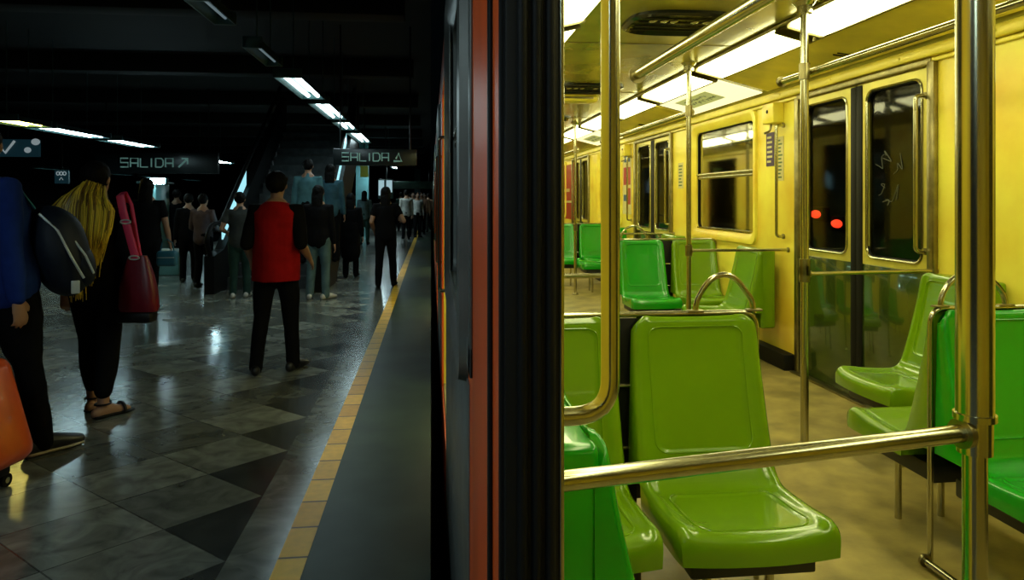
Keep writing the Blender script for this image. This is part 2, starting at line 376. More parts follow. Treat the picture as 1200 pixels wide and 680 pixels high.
# doors of the far side (closed), each a pair of leaves
def door(n, y0, y1):
    root = bpy.data.objects.new('door_%d' % n, None); COL.objects.link(root); root.location = (XF, (y0+y1)/2, 0); struct(root)
    mid = 0; h = (y1-y0)/2
    for s in (-1, 1):
        a, b = (.012, h-.03) if s > 0 else (-h+.03, -.012)
        # leaf with a rounded window opening : front ring built from a grid of loops
        wa, wb = a+(.10 if s > 0 else .075), b-(.075 if s > 0 else .10); z0, z1 = .99, 2.10
        def rr(c0, c1, zz0, zz1, r, n=6):
            pts = []
            for cx, cz, a0 in ((c1-r, zz1-r, 0), (c0+r, zz1-r, PI/2), (c0+r, zz0+r, PI), (c1-r, zz0+r, 1.5*PI)):
                for q in range(n+1):
                    ang = a0+q*PI/2/n; pts.append((cx+r*math.cos(ang), cz+r*math.sin(ang)))
            return pts
        inner = rr(wa, wb, z0, z1, .07)
        outer = rr(a, b, .94, 2.155, .004)
        bm = B()
        for xx in (.0, .038):
            io = [bm.verts.new((xx, p[0], p[1])) for p in inner]; oo = [bm.verts.new((xx, p[0], p[1])) for p in outer]
            for q in range(len(io)): j = (q+1) % len(io); bm.faces.new((io[q], io[j], oo[j], oo[q]))
            if xx == 0: i0 = io
            else:
                for q in range(len(io)): j = (q+1) % len(io); bm.faces.new((i0[q], i0[j], io[j], io[q]))
        leaf = obj('door_leaf', bm, 'door', root, smooth=False)
        bm = B(); add_box(bm, (0, a, .01), (.038, b, .94), .004); obj('lower_panel', bm, 'door_low', leaf, label='dark green glossy lower door panel')
        bm = B(); add_tube(bm, [(-.002, p[0], p[1]) for p in inner]+[(-.002, *inner[0])], .009, 8); obj('window_gasket', bm, 'steel', leaf, label='bright metal rim around the door window')
        bm = B(); add_tube(bm, [(.006, p[0]*1.0, p[1]) for p in rr(wa+.008, wb-.008, z0+.008, z1-.008, .065)]*1, .008, 8); obj('gasket', bm, 'rubber', leaf)
        bm = B(); bm.faces.new([bm.verts.new((.02, p[0], p[1])) for p in inner]); obj('window_pane', bm, 'glass', leaf, smooth=False)
        bm = B(); add_box(bm, (-.008, min(0, s*.065), .012), (.034, max(0, s*.065), 2.15), .008); obj('rubber_edge', bm, 'rubber', leaf)
        if n == 1 and s < 0:
            r_ = random.Random(5); bm = B()
            for gz, gy in ((1.62, -.30), (1.60, -.40), (1.42, -.36), (1.30, -.30), (1.64, -.22), (1.48, -.26)):
                add_tube(bm, fillet([(.016, gy+r_.uniform(-.05, .05), gz+r_.uniform(-.08, .08)) for _ in range(5)], .02, 3), .0022, 5)
            obj('scratched_graffiti', bm, 'scratch', leaf, label='faint scratched scribbles on the glass')
    for s in (-1, 1):
        yy = s*(h+.0)
        bm = B(); add_box(bm, (-.035, yy-.03, 0), (.0, yy+.03, 2.18), .01); obj('door_post', bm, 'steel_dark', root)
    bm = B(); add_box(bm, (-.03, -h, 2.16), (.0, h, 2.20), .006); obj('door_lintel', bm, 'steel_dark', root)
    bm = B(); add_box(bm, (-.07, -h-.03, 0), (.0, h+.03, .014), .003); obj('threshold', bm, 'steel_dark', root)
for n, k in enumerate((1, 2, 3)): door(n+1, D0+k*P, D1+k*P)
door(4, D0, D1)

# windows of the far side and near side
def window(n, y0, y1, xface, s, det=True):
    """s=+1: face looks to -X (far wall); s=-1: near wall"""
    root = bpy.data.objects.new('window_%d' % n, None); COL.objects.link(root); root.location = (xface, (y0+y1)/2, 0); struct(root)
    h = (y1-y0)/2; z0, z1 = 1.01, 2.15
    def rr(m, r, n=7):
        c0, c1, a0_, a1_ = -h+m, h-m, z0+m, z1-m; pts = []
        for cx, cz, a0 in ((c1-r, a1_-r, 0), (c0+r, a1_-r, PI/2), (c0+r, a0_+r, PI), (c1-r, a0_+r, 1.5*PI)):
            for q in range(n+1):
                ang = a0+q*PI/2/n; pts.append((cx+r*math.cos(ang), cz+r*math.sin(ang)))
        return pts
    X = lambda v: v*s
    bm = B(); loops = [(rr(-.05, .10), 0), (rr(-.045, .10), -.022), (rr(-.01, .09), -.026), (rr(.05, .07), .012), (rr(.055, .065), .05)]
    rings = [[bm.verts.new((X(x), p[0], p[1])) for p in pts] for pts, x in loops]
    for a, b in zip(rings, rings[1:]):
        for q in range(len(a)): j = (q+1) % len(a); bm.faces.new((a[q], a[j], b[j], b[q]))
    obj('window_frame', bm, 'wall' if det else 'greytrim', root)
    bm = B()
    pts = [(X(.035), p[0], p[1]) for p in rr(.055, .065)]
    add_tube(bm, pts+[pts[0]], .010, 8); obj('window_gasket', bm, 'rubber', root)
    zz = 1.64
    bm = B(); add_tube(bm, [(X(.020), -h+.055, zz), (X(.020), h-.055, zz)], .012, 10); add_tube(bm, [(X(.024), -h+.055, zz-.034), (X(.024), h-.055, zz-.034)], .009, 10)
    add_box(bm, (min(X(.03), X(.045)), -h+.055, zz-.05), (max(X(.03), X(.045)), h-.055, zz+.015)); obj('window_bar', bm, 'steel', root)
    bm = B(); bm.faces.new([bm.verts.new((X(.042), p[0], p[1])) for p in rr(.055, .065)]); obj('window_pane', bm, 'glass', root, smooth=False)
    bm = B(); add_box(bm, (min(X(.0), X(.035)), -h+.10, z0+.055), (max(X(.0), X(.035)), h-.10, z0+.066)); obj('window_sill', bm, 'steel', root)
n = 1
for k in range(0, 4):
    window(n, D1+k*P+.77, D1+k*P+2.25, XF, 1); n += 1
for k in range(0, 4):
    window(n, D1+k*P+.77, D1+k*P+2.25, XE, 1, False); n += 1

# doorway pillar at the viewer's side: black leaf edge in its pocket, bright corner strip
root = bpy.data.objects.new('trim_5', None); COL.objects.link(root); root.location = (XE, D1, 0); struct(root, 'black edge of the open doorway')
bm = B(); add_box(bm, (-.0, -.014, -.02), (XI-XE-.004, .004, 2.16), .003); obj('door_pocket_edge', bm, 'blackpaint', root)
bm = B()
for x in (.020, .036, .052): add_tube(bm, [(x, -.016, -.01), (x, -.016, 2.15)], .006, 10)
obj('rubber_seal', bm, 'rubber', root)
bm = B(); add_tube(bm, [(XI-XE-.002, -.012, 0), (XI-XE-.002, -.012, 2.16)], .0035, 10); obj('corner_strip', bm, 'steel', root)
bm = B(); add_box(bm, (-.006, .14, -.9), (0, .165, 2.4), .002); obj('body_seam', bm, 'blackpaint', root)
bm = B(); add_box(bm, (-.004, 0, -.9), (.004, .02, 2.4), .001); obj('outer_seal', bm, 'rubber', root)
# outer dressing of the train further on: window surround panels + door edge handles
bm = B()
for k in range(0, 4):
    ys = D1+k*P
    add_box(bm, (XE-.006, ys+.60, 1.02), (XE, ys+2.24, 1.08), .002); add_box(bm, (XE-.006, ys+.60, 2.13), (XE, ys+2.24, 2.19), .002)
    add_box(bm, (XE-.006, ys+.60, 1.02), (XE, ys+.66, 2.19), .002); add_box(bm, (XE-.006, ys+2.18, 1.02), (XE, ys+2.24, 2.19), .002)
    add_box(bm, (XE-.004, ys+.70, -.9), (XE, ys+2.9, .98), .001)
struct(obj('trim_6', bm, 'greytrim'), 'grey bands on the outer skin of the train')
bm = B()
for k in range(0, 4):
    for yy in (D1+k*P+.08, D0+(k+1)*P-.08):
        if k == 0 and yy < 2: continue
        add_tube(bm, fillet([(XE, yy, .9), (XE-.04, yy, .9), (XE-.04, yy, 1.7), (XE, yy, 1.7)], .03), .009, 8)
struct(obj('trim_7', bm, 'steel'), 'outer grab handles of the train')

# ------------------------------------------------------------------ rails, poles, handles
def pole(x, y, label, r=.021, group='vertical grab poles', thick=None, ztop=2.47, clampz=()):
    t = thing('grab_pole', label, 'pole', (x, y, 0), 0, group)
    if thick:
        z, rt = thick
        bm = B(); add_tube(bm, [(0, 0, 0), (0, 0, z)], r, 24); obj('pole_tube', bm, 'steel', t)
        bm = B(); add_tube(bm, [(0, 0, z-.0), (0, 0, ztop)], rt, 36); obj('pole_sleeve', bm, 'steel', t)
        bm = B(); add_tube(bm, [(0, 0, z-.065), (0, 0, z-.005), (0, 0, z-.005), (0, 0, z+.006)], [rt*.93, rt*.95, rt+.004, rt+.004], 36); obj('collar', bm, 'steel', t)
    else:
        bm = B(); add_tube(bm, [(0, 0, 0), (0, 0, ztop)], r, 20); obj('pole_tube', bm, 'steel', t)
        for z in clampz:
            bm = B(); add_tube(bm, [(0, 0, z-.045), (0, 0, z+.045)], r+.008, 18); obj('clamp', bm, 'steel_dark', t)
    bm = B(); add_tube(bm, [(0, 0, ztop-.06), (0, 0, ztop-.02), (0, 0, ztop)], [r+.02, r+.02, r+.045], 20); obj('ceiling_socket', bm, 'steel', t)
    bm = B(); add_tube(bm, [(0, 0, .001), (0, 0, .012), (0, 0, .03)], [r+.028, r+.028, r+.006], 20); obj('floor_flange', bm, 'steel_dark', t)
    return t
BZ = .962
pole(.968, 1.15, 'thick bright grab pole with a collar at the right foreground', .020, thick=(.99, .0305))
pole(2.065, 3.68, 'slim floor to ceiling grab pole in front of the nearer closed door', .022, clampz=(2.087, BZ, 1.0))
pole(2.065, 5.44, 'slim grab pole standing in front of the far window', .020, clampz=(2.087, BZ))
pole(2.065, 9.90, 'thinnest distant grab pole seen beside the dark doorway edge', .020, clampz=(2.087, BZ))
pole(2.065, 8.13, 'distant grab pole behind the curved handrail', .020, clampz=(2.087, BZ))
pole(.985, 3.72, 'grab pole behind the curved handrail on the doorway side of the aisle', .019, clampz=(BZ,))
def bar(name, pts, r, label, cat='handrail', group=None, rad=.05, m='steel', flange=None):
    o0 = Vector(pts[0]); t = thing(name, label, cat, o0, 0, group)
    q = [Vector(p)-o0 for p in pts]
    bm = B(); add_tube(bm, fillet(q, rad, 8) if len(q) > 2 else q, r, 20); obj('tube', bm, m, t)
    for i, e in enumerate((q[0], q[-1])):
        d = (q[1]-q[0]).normalized() if i == 0 else (q[-2]-q[-1]).normalized()
        bm = B(); add_tube(bm, [e, e+d*.012], r*1.7, 16); obj('end_flange', bm, 'steel_dark', t)
    return t
bar('barrier_rail', [(XI, 1.03, BZ-.008), (.947, 1.147, BZ)], .0158, 'horizontal barrier rail crossing in front of the lime seats', group='barrier rails')
bar('barrier_rail', [(2.087, 3.68, BZ), (XF, 3.74, BZ)], .012, 'horizontal barrier rail across the dark green door panels', group='barrier rails')
bar('barrier_rail', [(2.087, 5.44, BZ), (XF, 5.42, BZ)], .012, 'horizontal barrier rail below the far window', group='barrier rails')
bar('barrier_rail', [(XI, 3.72, BZ), (.965, 3.72, BZ)], .014, 'horizontal barrier rail above the seat by the doorway edge', group='barrier rails')
bar('barrier_rail', [(2.087, 8.13, BZ), (XF, 8.13, BZ)], .012, 'barrier rail beside the farther closed door', group='barrier rails')
# vertical door handles
bar('curved_handrail', [(XI, .99, 2.02), (.258, .99, 2.02), (.258, .99, 1.067), (XI, .99, 1.067)], .0138, 'large curved handrail in front beside the open doorway', group='door handrails', rad=.085)
for y, lab in ((3.80, 'curved vertical handrail over the edge of the nearer door leaf'), (5.46, 'curved vertical handrail beside the stickers'), (8.22, 'curved vertical handrail at the near edge of the farther door'), (9.86, 'curved vertical handrail at the far edge of the farther door')):
    bar('curved_handrail', [(XF-.02, y, 1.985), (XF-.085, y, 1.985), (XF-.085, y, 1.07), (XF-.02, y, 1.07)], .0125, lab, group='door handrails', rad=.07)
# ceiling rails
t = bar('ceiling_rail', [(1.27, -1.2, 2.15), (1.27, 4.22, 2.15)], .032, 'thick overhead grab rail running along the middle of the ceiling', group='overhead rails')
for y in (-1.0, 1.6):
    bm = B(); add_tube(bm, [(0, y+1.2, 0), (0, y+1.2, .32)], .014, 12); add_tube(bm, [(0, y+1.2, .30), (0, y+1.2, .32)], .035, 12); obj('hanger', bm, 'steel_dark', t)
for ya, yb, lab in ((1.05, 4.02, 'overhead grab rail clamped to the pole before the nearer door'), (5.5, 8.47, 'overhead grab rail below the lamps beyond the nearer door'), (9.95, 12.9, 'overhead grab rail farthest along the car')):
    t = bar('ceiling_rail', [(2.105, ya, 2.087), (2.105, yb, 2.087)], .019, lab, group='overhead rails')
    bm = B(); add_ell(bm, (0, 0, 0), (.020, .02, .020), 12, 8); obj('end_cap', bm, 'steel', t)
# ceiling vents
def vent(y, label):
    t = thing('ceiling_vent', label, 'vent', (1.52, y, ZC), 0, 'ceiling vents')
    w, dpt = .34, .27
    def sq(w_, d_, n=40, p=3.2):
        return [(w_*math.copysign(abs(math.cos(a))**(2/p), math.cos(a)), d_*math.copysign(abs(math.sin(a))**(2/p), math.sin(a))) for a in [2*PI*i/n for i in range(n)]]
    bm = B(); rings = []
    for (s, z) in ((1.0, 0), (1.0, -.018), (.93, -.030), (.88, -.012), (.85, -.002)):
        rings.append([bm.verts.new((x*s, y_*s, z)) for x, y_ in sq(w, dpt)])
    for a, b in zip(rings, rings[1:]):
        for q in range(40): bm.faces.new((a[q], a[(q+1) % 40], b[(q+1) % 40], b[q]))
    bm.faces.new(rings[-1]); obj('vent_housing', bm, 'vent', t)
    bm = B()
    for j in (-.14, -.05, .05, .14): add_tube(bm, [(-w*.8, j, -.02), (w*.8, j, -.02)], (.006), 8)
    obj('vent_slats', bm, 'vent', t)
    for q in (-.20, -.13, -.07, .06, .13):
        bm = B(); add_ell(bm, (q, -.10, -.026), (.020, .030, .009), 12, 7, Matrix.Rotation(.5, 3, 'Z')); obj('louver', bm, 'steel', t)
for y, lab in ((1.6, 'dark oval ceiling vent nearest the viewer'), (4.16, 'large dark ceiling vent with shining louvres beside the thick rail'), (6.72, 'dark ceiling vent seen small next to the curved handrail'), (9.3, 'dark ceiling vent farthest away')): vent(y, lab)
t = thing('speaker_housing', 'cream rounded housing on the ceiling below the small dark vent', 'housing', (1.52, 7.25, ZC), 0)
bm = B(); add_box(bm, (-.22, -.12, -.075), (.22, .12, 0), .03, 4); obj('housing', bm, 'wall', t)
bm = B(); add_box(bm, (-.16, -.127, -.05), (.16, -.117, -.03), .003); obj('grille', bm, 'steel_dark', t)
bm = B()
for y in [4.78+i*2.225 for i in range(-3, 6)]: add_box(bm, (XL+.02, y, ZC-.004), (XR-.02, y+.012, ZC+.002))
struct(obj('trim_8', bm, 'steel_dark'), 'ceiling panel joints')

# stickers, boxes on the far wall
def flat(name, y0, y1, z0, z1, m, label, cat, marks=None, x=XF):
    t = thing(name, label, cat, (x-.003, (y0+y1)/2, (z0+z1)/2))
    h, v = (y1-y0)/2, (z1-z0)/2
    bm = B(); add_box(bm, (-.001, -h, -v), (.003, h, v)); obj('sheet', bm, m, t, smooth=False)
    if marks:
        for mm in {q[4] for q in marks}:
            bm = B()
            for a, b, c, d, mk in marks:
                if mk == mm: add_box(bm, (-.002, -a*h*1.0 if False else h-2*h*b, -v+2*v*c), (-.0012, h-2*h*a, -v+2*v*d))
            obj('print', bm, mm, t, smooth=False)
    return t
M['navy'] = mat('navy_print', (.05, .02, .10), .5); M['cream'] = mat('cream_paper', (.62, .55, .25), .5); M['redp'] = mat('red_print', (.35, .015, .015), .5)
M['bluep'] = mat('blue_print', (.03, .08, .2), .5)
r = random.Random(3)
def lines(n, mk, a0=.12, a1=.88):
    return [(a0, r.uniform(.6, a1), 1-(i+1)/(n+1)-.25/(n+1), 1-(i+1)/(n+1)+.2/(n+1), mk) for i in range(n)]
flat('sticker', 5.66, 5.80, 1.66, 1.95, 'navy', 'small dark purple notice sticker beside the window', 'sticker', lines(6, 'cream'))
flat('sticker', 5.50, 5.63, 1.53, 1.90, 'cream', 'cream notice sheet with dark lines beside the purple sticker', 'sticker', lines(11, 'ink'))
flat('sticker', 7.82, 7.98, 1.50, 1.80, 'cream', 'cream notice behind the slim pole left of the window', 'sticker', lines(7, 'ink'))
flat('route_map', 9.93, 10.38, 1.15, 2.12, 'cream', 'tall coloured route map poster beyond the farther door', 'poster', [(.08, .9, .45, .72, 'redp'), (.1, .5, .2, .3, 'bluep'), (.5, .9, .15, .4, 'redp'), (.15, .85, .8, .92, 'bluep')])
flat('wall_poster', 13.9, 15.4, .95, 2.1, 'redp', 'tall dark red poster at the far end by the doorway edge', 'poster', [(.2, .8, .3, .34, 'cream'), (.2, .6, .5, .56, 'cream')])
for yy, lab in ((5.48, 'cream emergency handle box above the stickers'), (9.95, 'cream emergency handle box beyond the farther door')):
    t = thing('emergency_box', lab, 'box', (XF, yy+.11, 2.08), 0, 'emergency handle boxes')
    bm = B(); add_box(bm, (-.10, -.10, -.07), (0, .10, .10), .012); obj('box_body', bm, 'wall', t)
    bm = B(); add_tube(bm, fillet([(-.05, .03, -.07), (-.06, .03, -.13), (-.11, .03, -.15)], .03), .010, 8); obj('pull_lever', bm, 'steel_dark', t)
    bm = B(); add_ell(bm, (-.102, 0, .03), (.006, .016, .016), 12, 8); obj('lock', bm, 'blackpaint', t)

# ------------------------------------------------------------------ seats
SW = .243
def seat_profile():
    pts = [(.965, .004, .88), (.955, -.006, .935), (.93, -.014, .95), (.80, -.038, .965), (.62, -.082, .98), (.50, -.117, .99), (.455, -.138, .995), (.428, -.178, 1.0), (.424, -.24, 1.0), (.430, -.36, 1.005), (.442, -.455, 1.0), (.440, -.492, .99), (.425, -.512, .98), (.395, -.520, .97), (.352, -.520, .96)]
    return pts
def resample(pts, n):
    out = []; seg = [0]
    for a, b in zip(pts, pts[1:]): seg.append(seg[-1]+math.dist(a[:2], b[:2]))
    L = seg[-1]
    def cr(p0, p1, p2, p3, t): return tuple(.5*((2*b)+(-a+c)*t+(2*a-5*b+4*c-d)*t*t+(-a+3*b-3*c+d)*t**3) for a, b, c, d in zip(p0, p1, p2, p3))
    for i in range(n+1):
        s = L*i/n; k = 0
        while k < len(seg)-2 and seg[k+1] < s: k += 1
        t = (s-seg[k])/(seg[k+1]-seg[k])
        out.append((cr(pts[max(k-1, 0)], pts[k], pts[k+1], pts[min(k+2, len(pts)-1)], t), s))
    return out, L
def build_seat_meshes():
    prof, L = resample(seat_profile(), 120)
    nu = 60
    sj = None
    for (z, y, w), s in prof:
        if z < .43 and sj is None: sj = s
    def rrect(px, py, cx, cy, hx, hy, rad):
        qx, qy = abs(px-cx)-hx+rad, abs(py-cy)-hy+rad
        return min(max(qx, qy), 0)+math.hypot(max(qx, 0), max(qy, 0))-rad
    grid = []
    for idx, ((z, y, w), s) in enumerate(prof):
        (z2, y2, _), _ = prof[min(idx+1, len(prof)-1)]; (z1, y1, _), _ = prof[max(idx-1, 0)]
        ty, tz = y2-y1, z2-z1; l = math.hypot(ty, tz) or 1
        ny, nz = (tz/l, -ty/l)                       # outward (towards the sitter)
        if idx < 39 and ny > 0: ny, nz = -ny, -nz
        if nz < 0 and s > sj and z > .43: ny, nz = -ny, -nz
        hw = SW*w
        row = []
        for j in range(nu+1):
            a = -1+2*j/nu; x = a*hw
            edge = (hw-abs(x))
            off = 0.0
            off -= .012*max(0, 1-edge/.016)**2       # rounded rim
            off += .007*math.exp(-((edge-.028)/.02)**2)   # raised lip near the rim
            off -= .008*(1-(x/hw)**2)               # slight dish
            if s < sj:
                d = rrect(x, s, 0, .25, .170, .205, .045)
            else:
                d = rrect(x, s, 0, sj+.165, .172, .135, .05)
            stp = max(0, min(1, (-d)/.008)); stp = stp*stp*(3-2*stp)
            off -= .004*stp
            if s > sj+.31: off *= max(0, 1-(s-sj-.31)/.05)
            # round the top corners
            zc, yc = z, y
            if s < .07:
                cut = max(0, abs(x)-(hw-.05)); zc = z-(.05-math.sqrt(max(0, .05**2-min(cut, .05)**2)))*(1-s/.07)
            # front edge of the pan bows forward in the middle
            bow = 0
            if s > sj+.15: bow = -.022*(1-(x/hw)**2)*min(1, (s-sj-.15)/.2)
            row.append(Vector((x, yc+ny*off+bow, zc+nz*off)))
        grid.append(row)
    def mesh_part(i0, i1, backrest):
        bm = B(); V = [[bm.verts.new(p) for p in grid[i]] for i in range(i0, i1+1)]
        # flanges
        def rear(p, i):
            s = prof[i][1]
            if backrest:
                return Vector((p.x*.985, .012, p.z)) if p.y < .012 else Vector((p.x, p.y+.01, p.z))
            return Vector((p.x*.985, min(p.y, .0), .352)) if p.z > .353 else Vector((p.x*.97, p.y+.012, p.z-.004))
        R = [[bm.verts.new(rear(grid[i][j], i)) for j in range(nu+1)] for i in range(i0, i1+1)]
        n = i1-i0
        for i in range(n):
            for j in range(nu):
                bm.faces.new((V[i][j], V[i][j+1], V[i+1][j+1], V[i+1][j]))
                bm.faces.new((R[i][j+1], R[i][j], R[i+1][j], R[i+1][j+1]))
            bm.faces.new((V[i][0], V[i+1][0], R[i+1][0], R[i][0])); bm.faces.new((V[i+1][nu], V[i][nu], R[i][nu], R[i+1][nu]))
        for j in range(nu):
            bm.faces.new((V[0][j+1], V[0][j], R[0][j], R[0][j+1])); bm.faces.new((V[n][j], V[n][j+1], R[n][j+1], R[n][j]))
        return bm
    cut = next(i for i, (q, s) in enumerate(prof) if s >= sj-.03)
    a = mesh_part(0, cut, True); b = mesh_part(cut, len(prof)-1, False)
    def surf(x, s):
        i = s/L*(len(prof)-1); i0 = max(0, min(len(prof)-2, int(i))); f = i-i0
        def rowp(r_):
            hw = r_[nu].x; j = (x/hw+1)/2*nu; j0 = max(0, min(nu-1, int(j))); return r_[j0].lerp(r_[j0+1], j-j0)
        return rowp(grid[i0]).lerp(rowp(grid[i0+1]), f)
    def bead(cy, hx, hy, rad):
        pts = []
        for cx, cc, a0 in ((hx-rad, hy-rad, 0), (-hx+rad, hy-rad, PI/2), (-hx+rad, -hy+rad, PI), (hx-rad, -hy+rad, 1.5*PI)):
            for q in range(9):
                an = a0+q*PI/16; pts.append((cx+rad*math.cos(an), cy+cc+rad*math.sin(an)))
        pts.append(pts[0]); out = []
        for p0, p1 in zip(pts, pts[1:]):
            m_ = max(1, int(math.dist(p0, p1)/.02))
            for q in range(m_): t_ = q/m_; out.append(surf(p0[0]*(1-t_)+p1[0]*t_, p0[1]*(1-t_)+p1[1]*t_))
        out.append(out[0]); bm = B(); add_tube(bm, out, .0028, 8); return bm
    return a, b, bead(.25, .172, .207, .045), bead(sj+.165, .174, .137, .05)
def make_seat(colour, filled=False):
    t = thing('train_seat', 'seat', 'seat')
    a, b, c1, c2 = build_seat_meshes()
    o = obj('backrest', a, colour, t); o.data.set_sharp_from_angle(angle=math.radians(60))
    o = obj('seat_pan', b, colour, t); o.data.set_sharp_from_angle(angle=math.radians(60))
    if filled:
        bm = B(); add_box(bm, (-.228, .0, .30), (.228, .125, .955), .018, 4); obj('rear_housing', bm, colour, t)
    obj('backrest_bead', c1, colour, t); obj('seat_bead', c2, colour, t)
    bm = B(); add_box(bm, (-.19, -.47, .285), (.19, -.03, .353), .008); obj('base_box', bm, 'box', t)
    for x in (-.10, .10):
        bm = B(); add_tube(bm, [(x, -.36, .29), (x, -.36, .0)], .014, 12); obj('leg', bm, 'steel', t)
    return t
proto = {(c, f): make_seat(c, f) for c in ('lime', 'green') for f in (False, True)}
used = set()
def seat(x, y, rz, colour, label, group):
    key = (colour, abs(abs(rz)-PI/2) < .1)
    if key not in used:
        used.add(key); q = proto[key]; q.location = (x, y, 0); q.rotation_euler = (0, 0, rz); q['label'] = label; q['group'] = group; return q
    return dup(proto[key], (x, y, 0), rz, label, group)
YR = 2.42
XA, XB = .930, .405; XCs, XD = 2.105, XF-.255
G1 = 'seats facing the viewer across the car'; G2 = 'seats turned along the side walls'; G3 = 'seats facing away from the viewer'
seat(XA, YR-.02, 0, 'lime', 'large lime green seat facing the viewer, centre of the car foreground', G1)
seat(XB, YR-.02, 0, 'lime', 'lime green seat facing the viewer, half hidden by the curved handrail', G1)
seat(XCs, YR-.02, 0, 'green', 'bright green seat facing the viewer at the right edge behind the thick pole', G1)
seat(XD, YR-.02, 0, 'lime', 'lime seat against the far wall just outside the right edge of the view', G1)
seat(XCs, YR+.03, PI, 'lime', 'lime seat facing away, back to back with the bright green seat at the right', G3)
seat(XA, YR+.03, PI, 'lime', 'seat facing away right behind the large lime seat', G3)
seat(XF-.135, 3.45, -PI/2, 'lime', 'lime seat with its back to the blank yellow wall, facing the aisle', G2)
seat(XF-.18, 5.76, -PI/2, 'lime', 'lime seat turned to the aisle just beyond the nearer door', G2)
seat(.292, 1.41, PI/2, 'green', 'bright green seat end cut off beside the black doorway edge, under the barrier rail', G2)
seat(XCs, YR+P-.02, 0, 'green', 'bright green seat facing the viewer in the second row', G1)
seat(XD, YR+P-.02, 0, 'lime', 'lime seat below the window in the second row behind the slim pole', G1)
seat(XA, YR+P-.02, 0, 'green', 'seat of the second row showing only a corner at the doorway edge', G1)
seat(XF-.15, 3.45+P, -PI/2, 'lime', 'lime seat turned to the aisle before the farther door', G2)
seat(XF-.18, 5.76+P, -PI/2, 'green', 'green seat turned to the aisle beyond the farther door', G2)
seat(XCs, YR+2*P-.02, 0, 'green', 'small distant green seat next to the doorway edge, third row', G1)
seat(XD, YR+2*P-.02, 0, 'green', 'small distant green seat right of the thin pole, third row', G1)
# steel frames with arched handles between the backs
def seat_frame(x0, x1, arch, y, label):
    xm = (x0+x1)/2
    t = thing('seat_frame', label, 'frame', (xm, y, 0), 0, 'steel frames between seat backs')
    h = (x1-x0)/2
    bm = B(); add_tube(bm, fillet([(-h, 0, .0), (-h, 0, .968), (h, 0, .968), (h, 0, .0)], .06, 8), .010, 12); obj('frame_tube', bm, 'steel', t)
    bm = B(); cx_ = (XA+XB)/2-xm if x0 < 1 else (XCs+XD)/2-xm; add_box(bm, (cx_-.06, -.006, .30), (cx_+.06, .006, .955), .002); obj('centre_post', bm, 'blackpaint', t)
    bm = B()
    for z in (.72, .5): add_tube(bm, [(cx_-.03, -.014, z), (cx_+.03, -.014, z)], .007, 8)
    obj('bolts', bm, 'steel', t)
    a0, a1 = arch[0]-xm, arch[1]-xm; c = (a0+a1)/2; w = (a1-a0)/2
    pts = [(a0, 0, .965), (a0+.004, 0, 1.01), (a0+.035, 0, 1.065), (c-w*.35, 0, 1.10), (c+w*.10, 0, 1.108), (c+w*.45, 0, 1.085), (a1-.03, 0, 1.045), (a1-.004, 0, 1.01), (a1, 0, .965)]
    bm = B(); add_tube(bm, fillet(pts, .03, 4), .0105, 14); obj('arch_handle', bm, 'steel', t)
    bm = B()
    for a in (a0, a1): add_box(bm, (a-.03, -.014, .972), (a+.03, .014, .980), .003)
    obj('handle_foot', bm, 'steel_dark', t)
seat_frame(XB-.25, XA+.245, (.945, 1.165), YR+.006, 'steel tube frame with arched handle behind the large lime seat')
seat_frame(XCs-.245, XD+.25, (1.90, 2.17), YR+.006, 'steel tube frame with arched handle above the bright green seat at the right')
seat_frame(XCs-.245, XD+.25, (1.90, 2.17), YR+P+.006, 'steel tube frame with arched handle behind the second row seats')
seat_frame(XCs-.245, XD+.25, (1.90, 2.17), YR+2*P+.006, 'steel tube frame behind the distant third row seats')
bar('floor_rail', [(1.83, 1.35, .03), (1.83, 2.42, .03)], .014, 'low steel rail on the floor beneath the right hand seats', 'rail')

# ------------------------------------------------------------------ tunnel side
struct(boxobj('wall_tunnel', (4.3, -3, -1.5), (4.4, 30, 4.5), 'tunnel'))
struct(boxobj('floor_track', (XO-3.0, -3, -1.35), (4.3, 60, -1.25), 'tunnel'))
for y, z, lab in ((6.95, 1.21, 'larger red signal lamp seen through the closed door window'), (6.55, 1.12, 'smaller red signal lamp seen through the closed door window')):
    t = thing('signal_lamp', lab, 'signal lamp', (4.3, y+.3, z), 0, 'red signal lamps')
    bm = B(); add_box(bm, (-.10, -.12, -.08), (0, .12, .08), .02); obj('lamp_housing', bm, 'blackpaint', t)
    bm = B(); add_ell(bm, (-.10, 0, 0), (.03, .10, .045), 16, 10); obj('lens', bm, 'red_lamp', t)

# ------------------------------------------------------------------ platform
PY0, PY1 = -7.0, 62.0
struct(boxobj('floor_platform', (-6.9, PY0, -.25), (0, PY1, 0), 'marble'))
bm = B(); add_box(bm, (-.58, PY0, .0), (-.47, PY1, .006)); struct(obj('trim_9', bm, 'tactile', smooth=False), 'yellow safety line of tiles along the platform edge')
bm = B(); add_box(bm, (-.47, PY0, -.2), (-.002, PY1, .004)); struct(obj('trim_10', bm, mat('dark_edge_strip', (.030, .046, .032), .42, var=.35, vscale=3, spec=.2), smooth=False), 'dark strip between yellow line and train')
struct(boxobj('wall_platform_edge', (-.05, PY0, -1.3), (-.001, PY1, -.2), 'tunnel'))
struct(boxobj('ceiling_platform', (-16, PY0, 3.75), (-.0, PY1, 3.9), 'pblack'))
struct(boxobj('floor_far_platform', (-16, PY0, -.25), (-10.5, PY1, 0), 'marble'))
struct(boxobj('floor_far_track', (-10.6, PY0, -1.35), (-6.8, PY1, -1.25), 'tunnel'))
struct(boxobj('wall_far_left', (-16.1, PY0, -1.3), (-16, PY1, 3.8), 'pblack'))
struct(boxobj('wall_end', (-16, PY1, -1.3), (4.4, PY1+.1, 3.9), 'pblack'))
bm = B()
for y in range(-4, 60, 4): add_box(bm, (-12, y, 3.45), (-.3, y+.35, 3.75), .02)
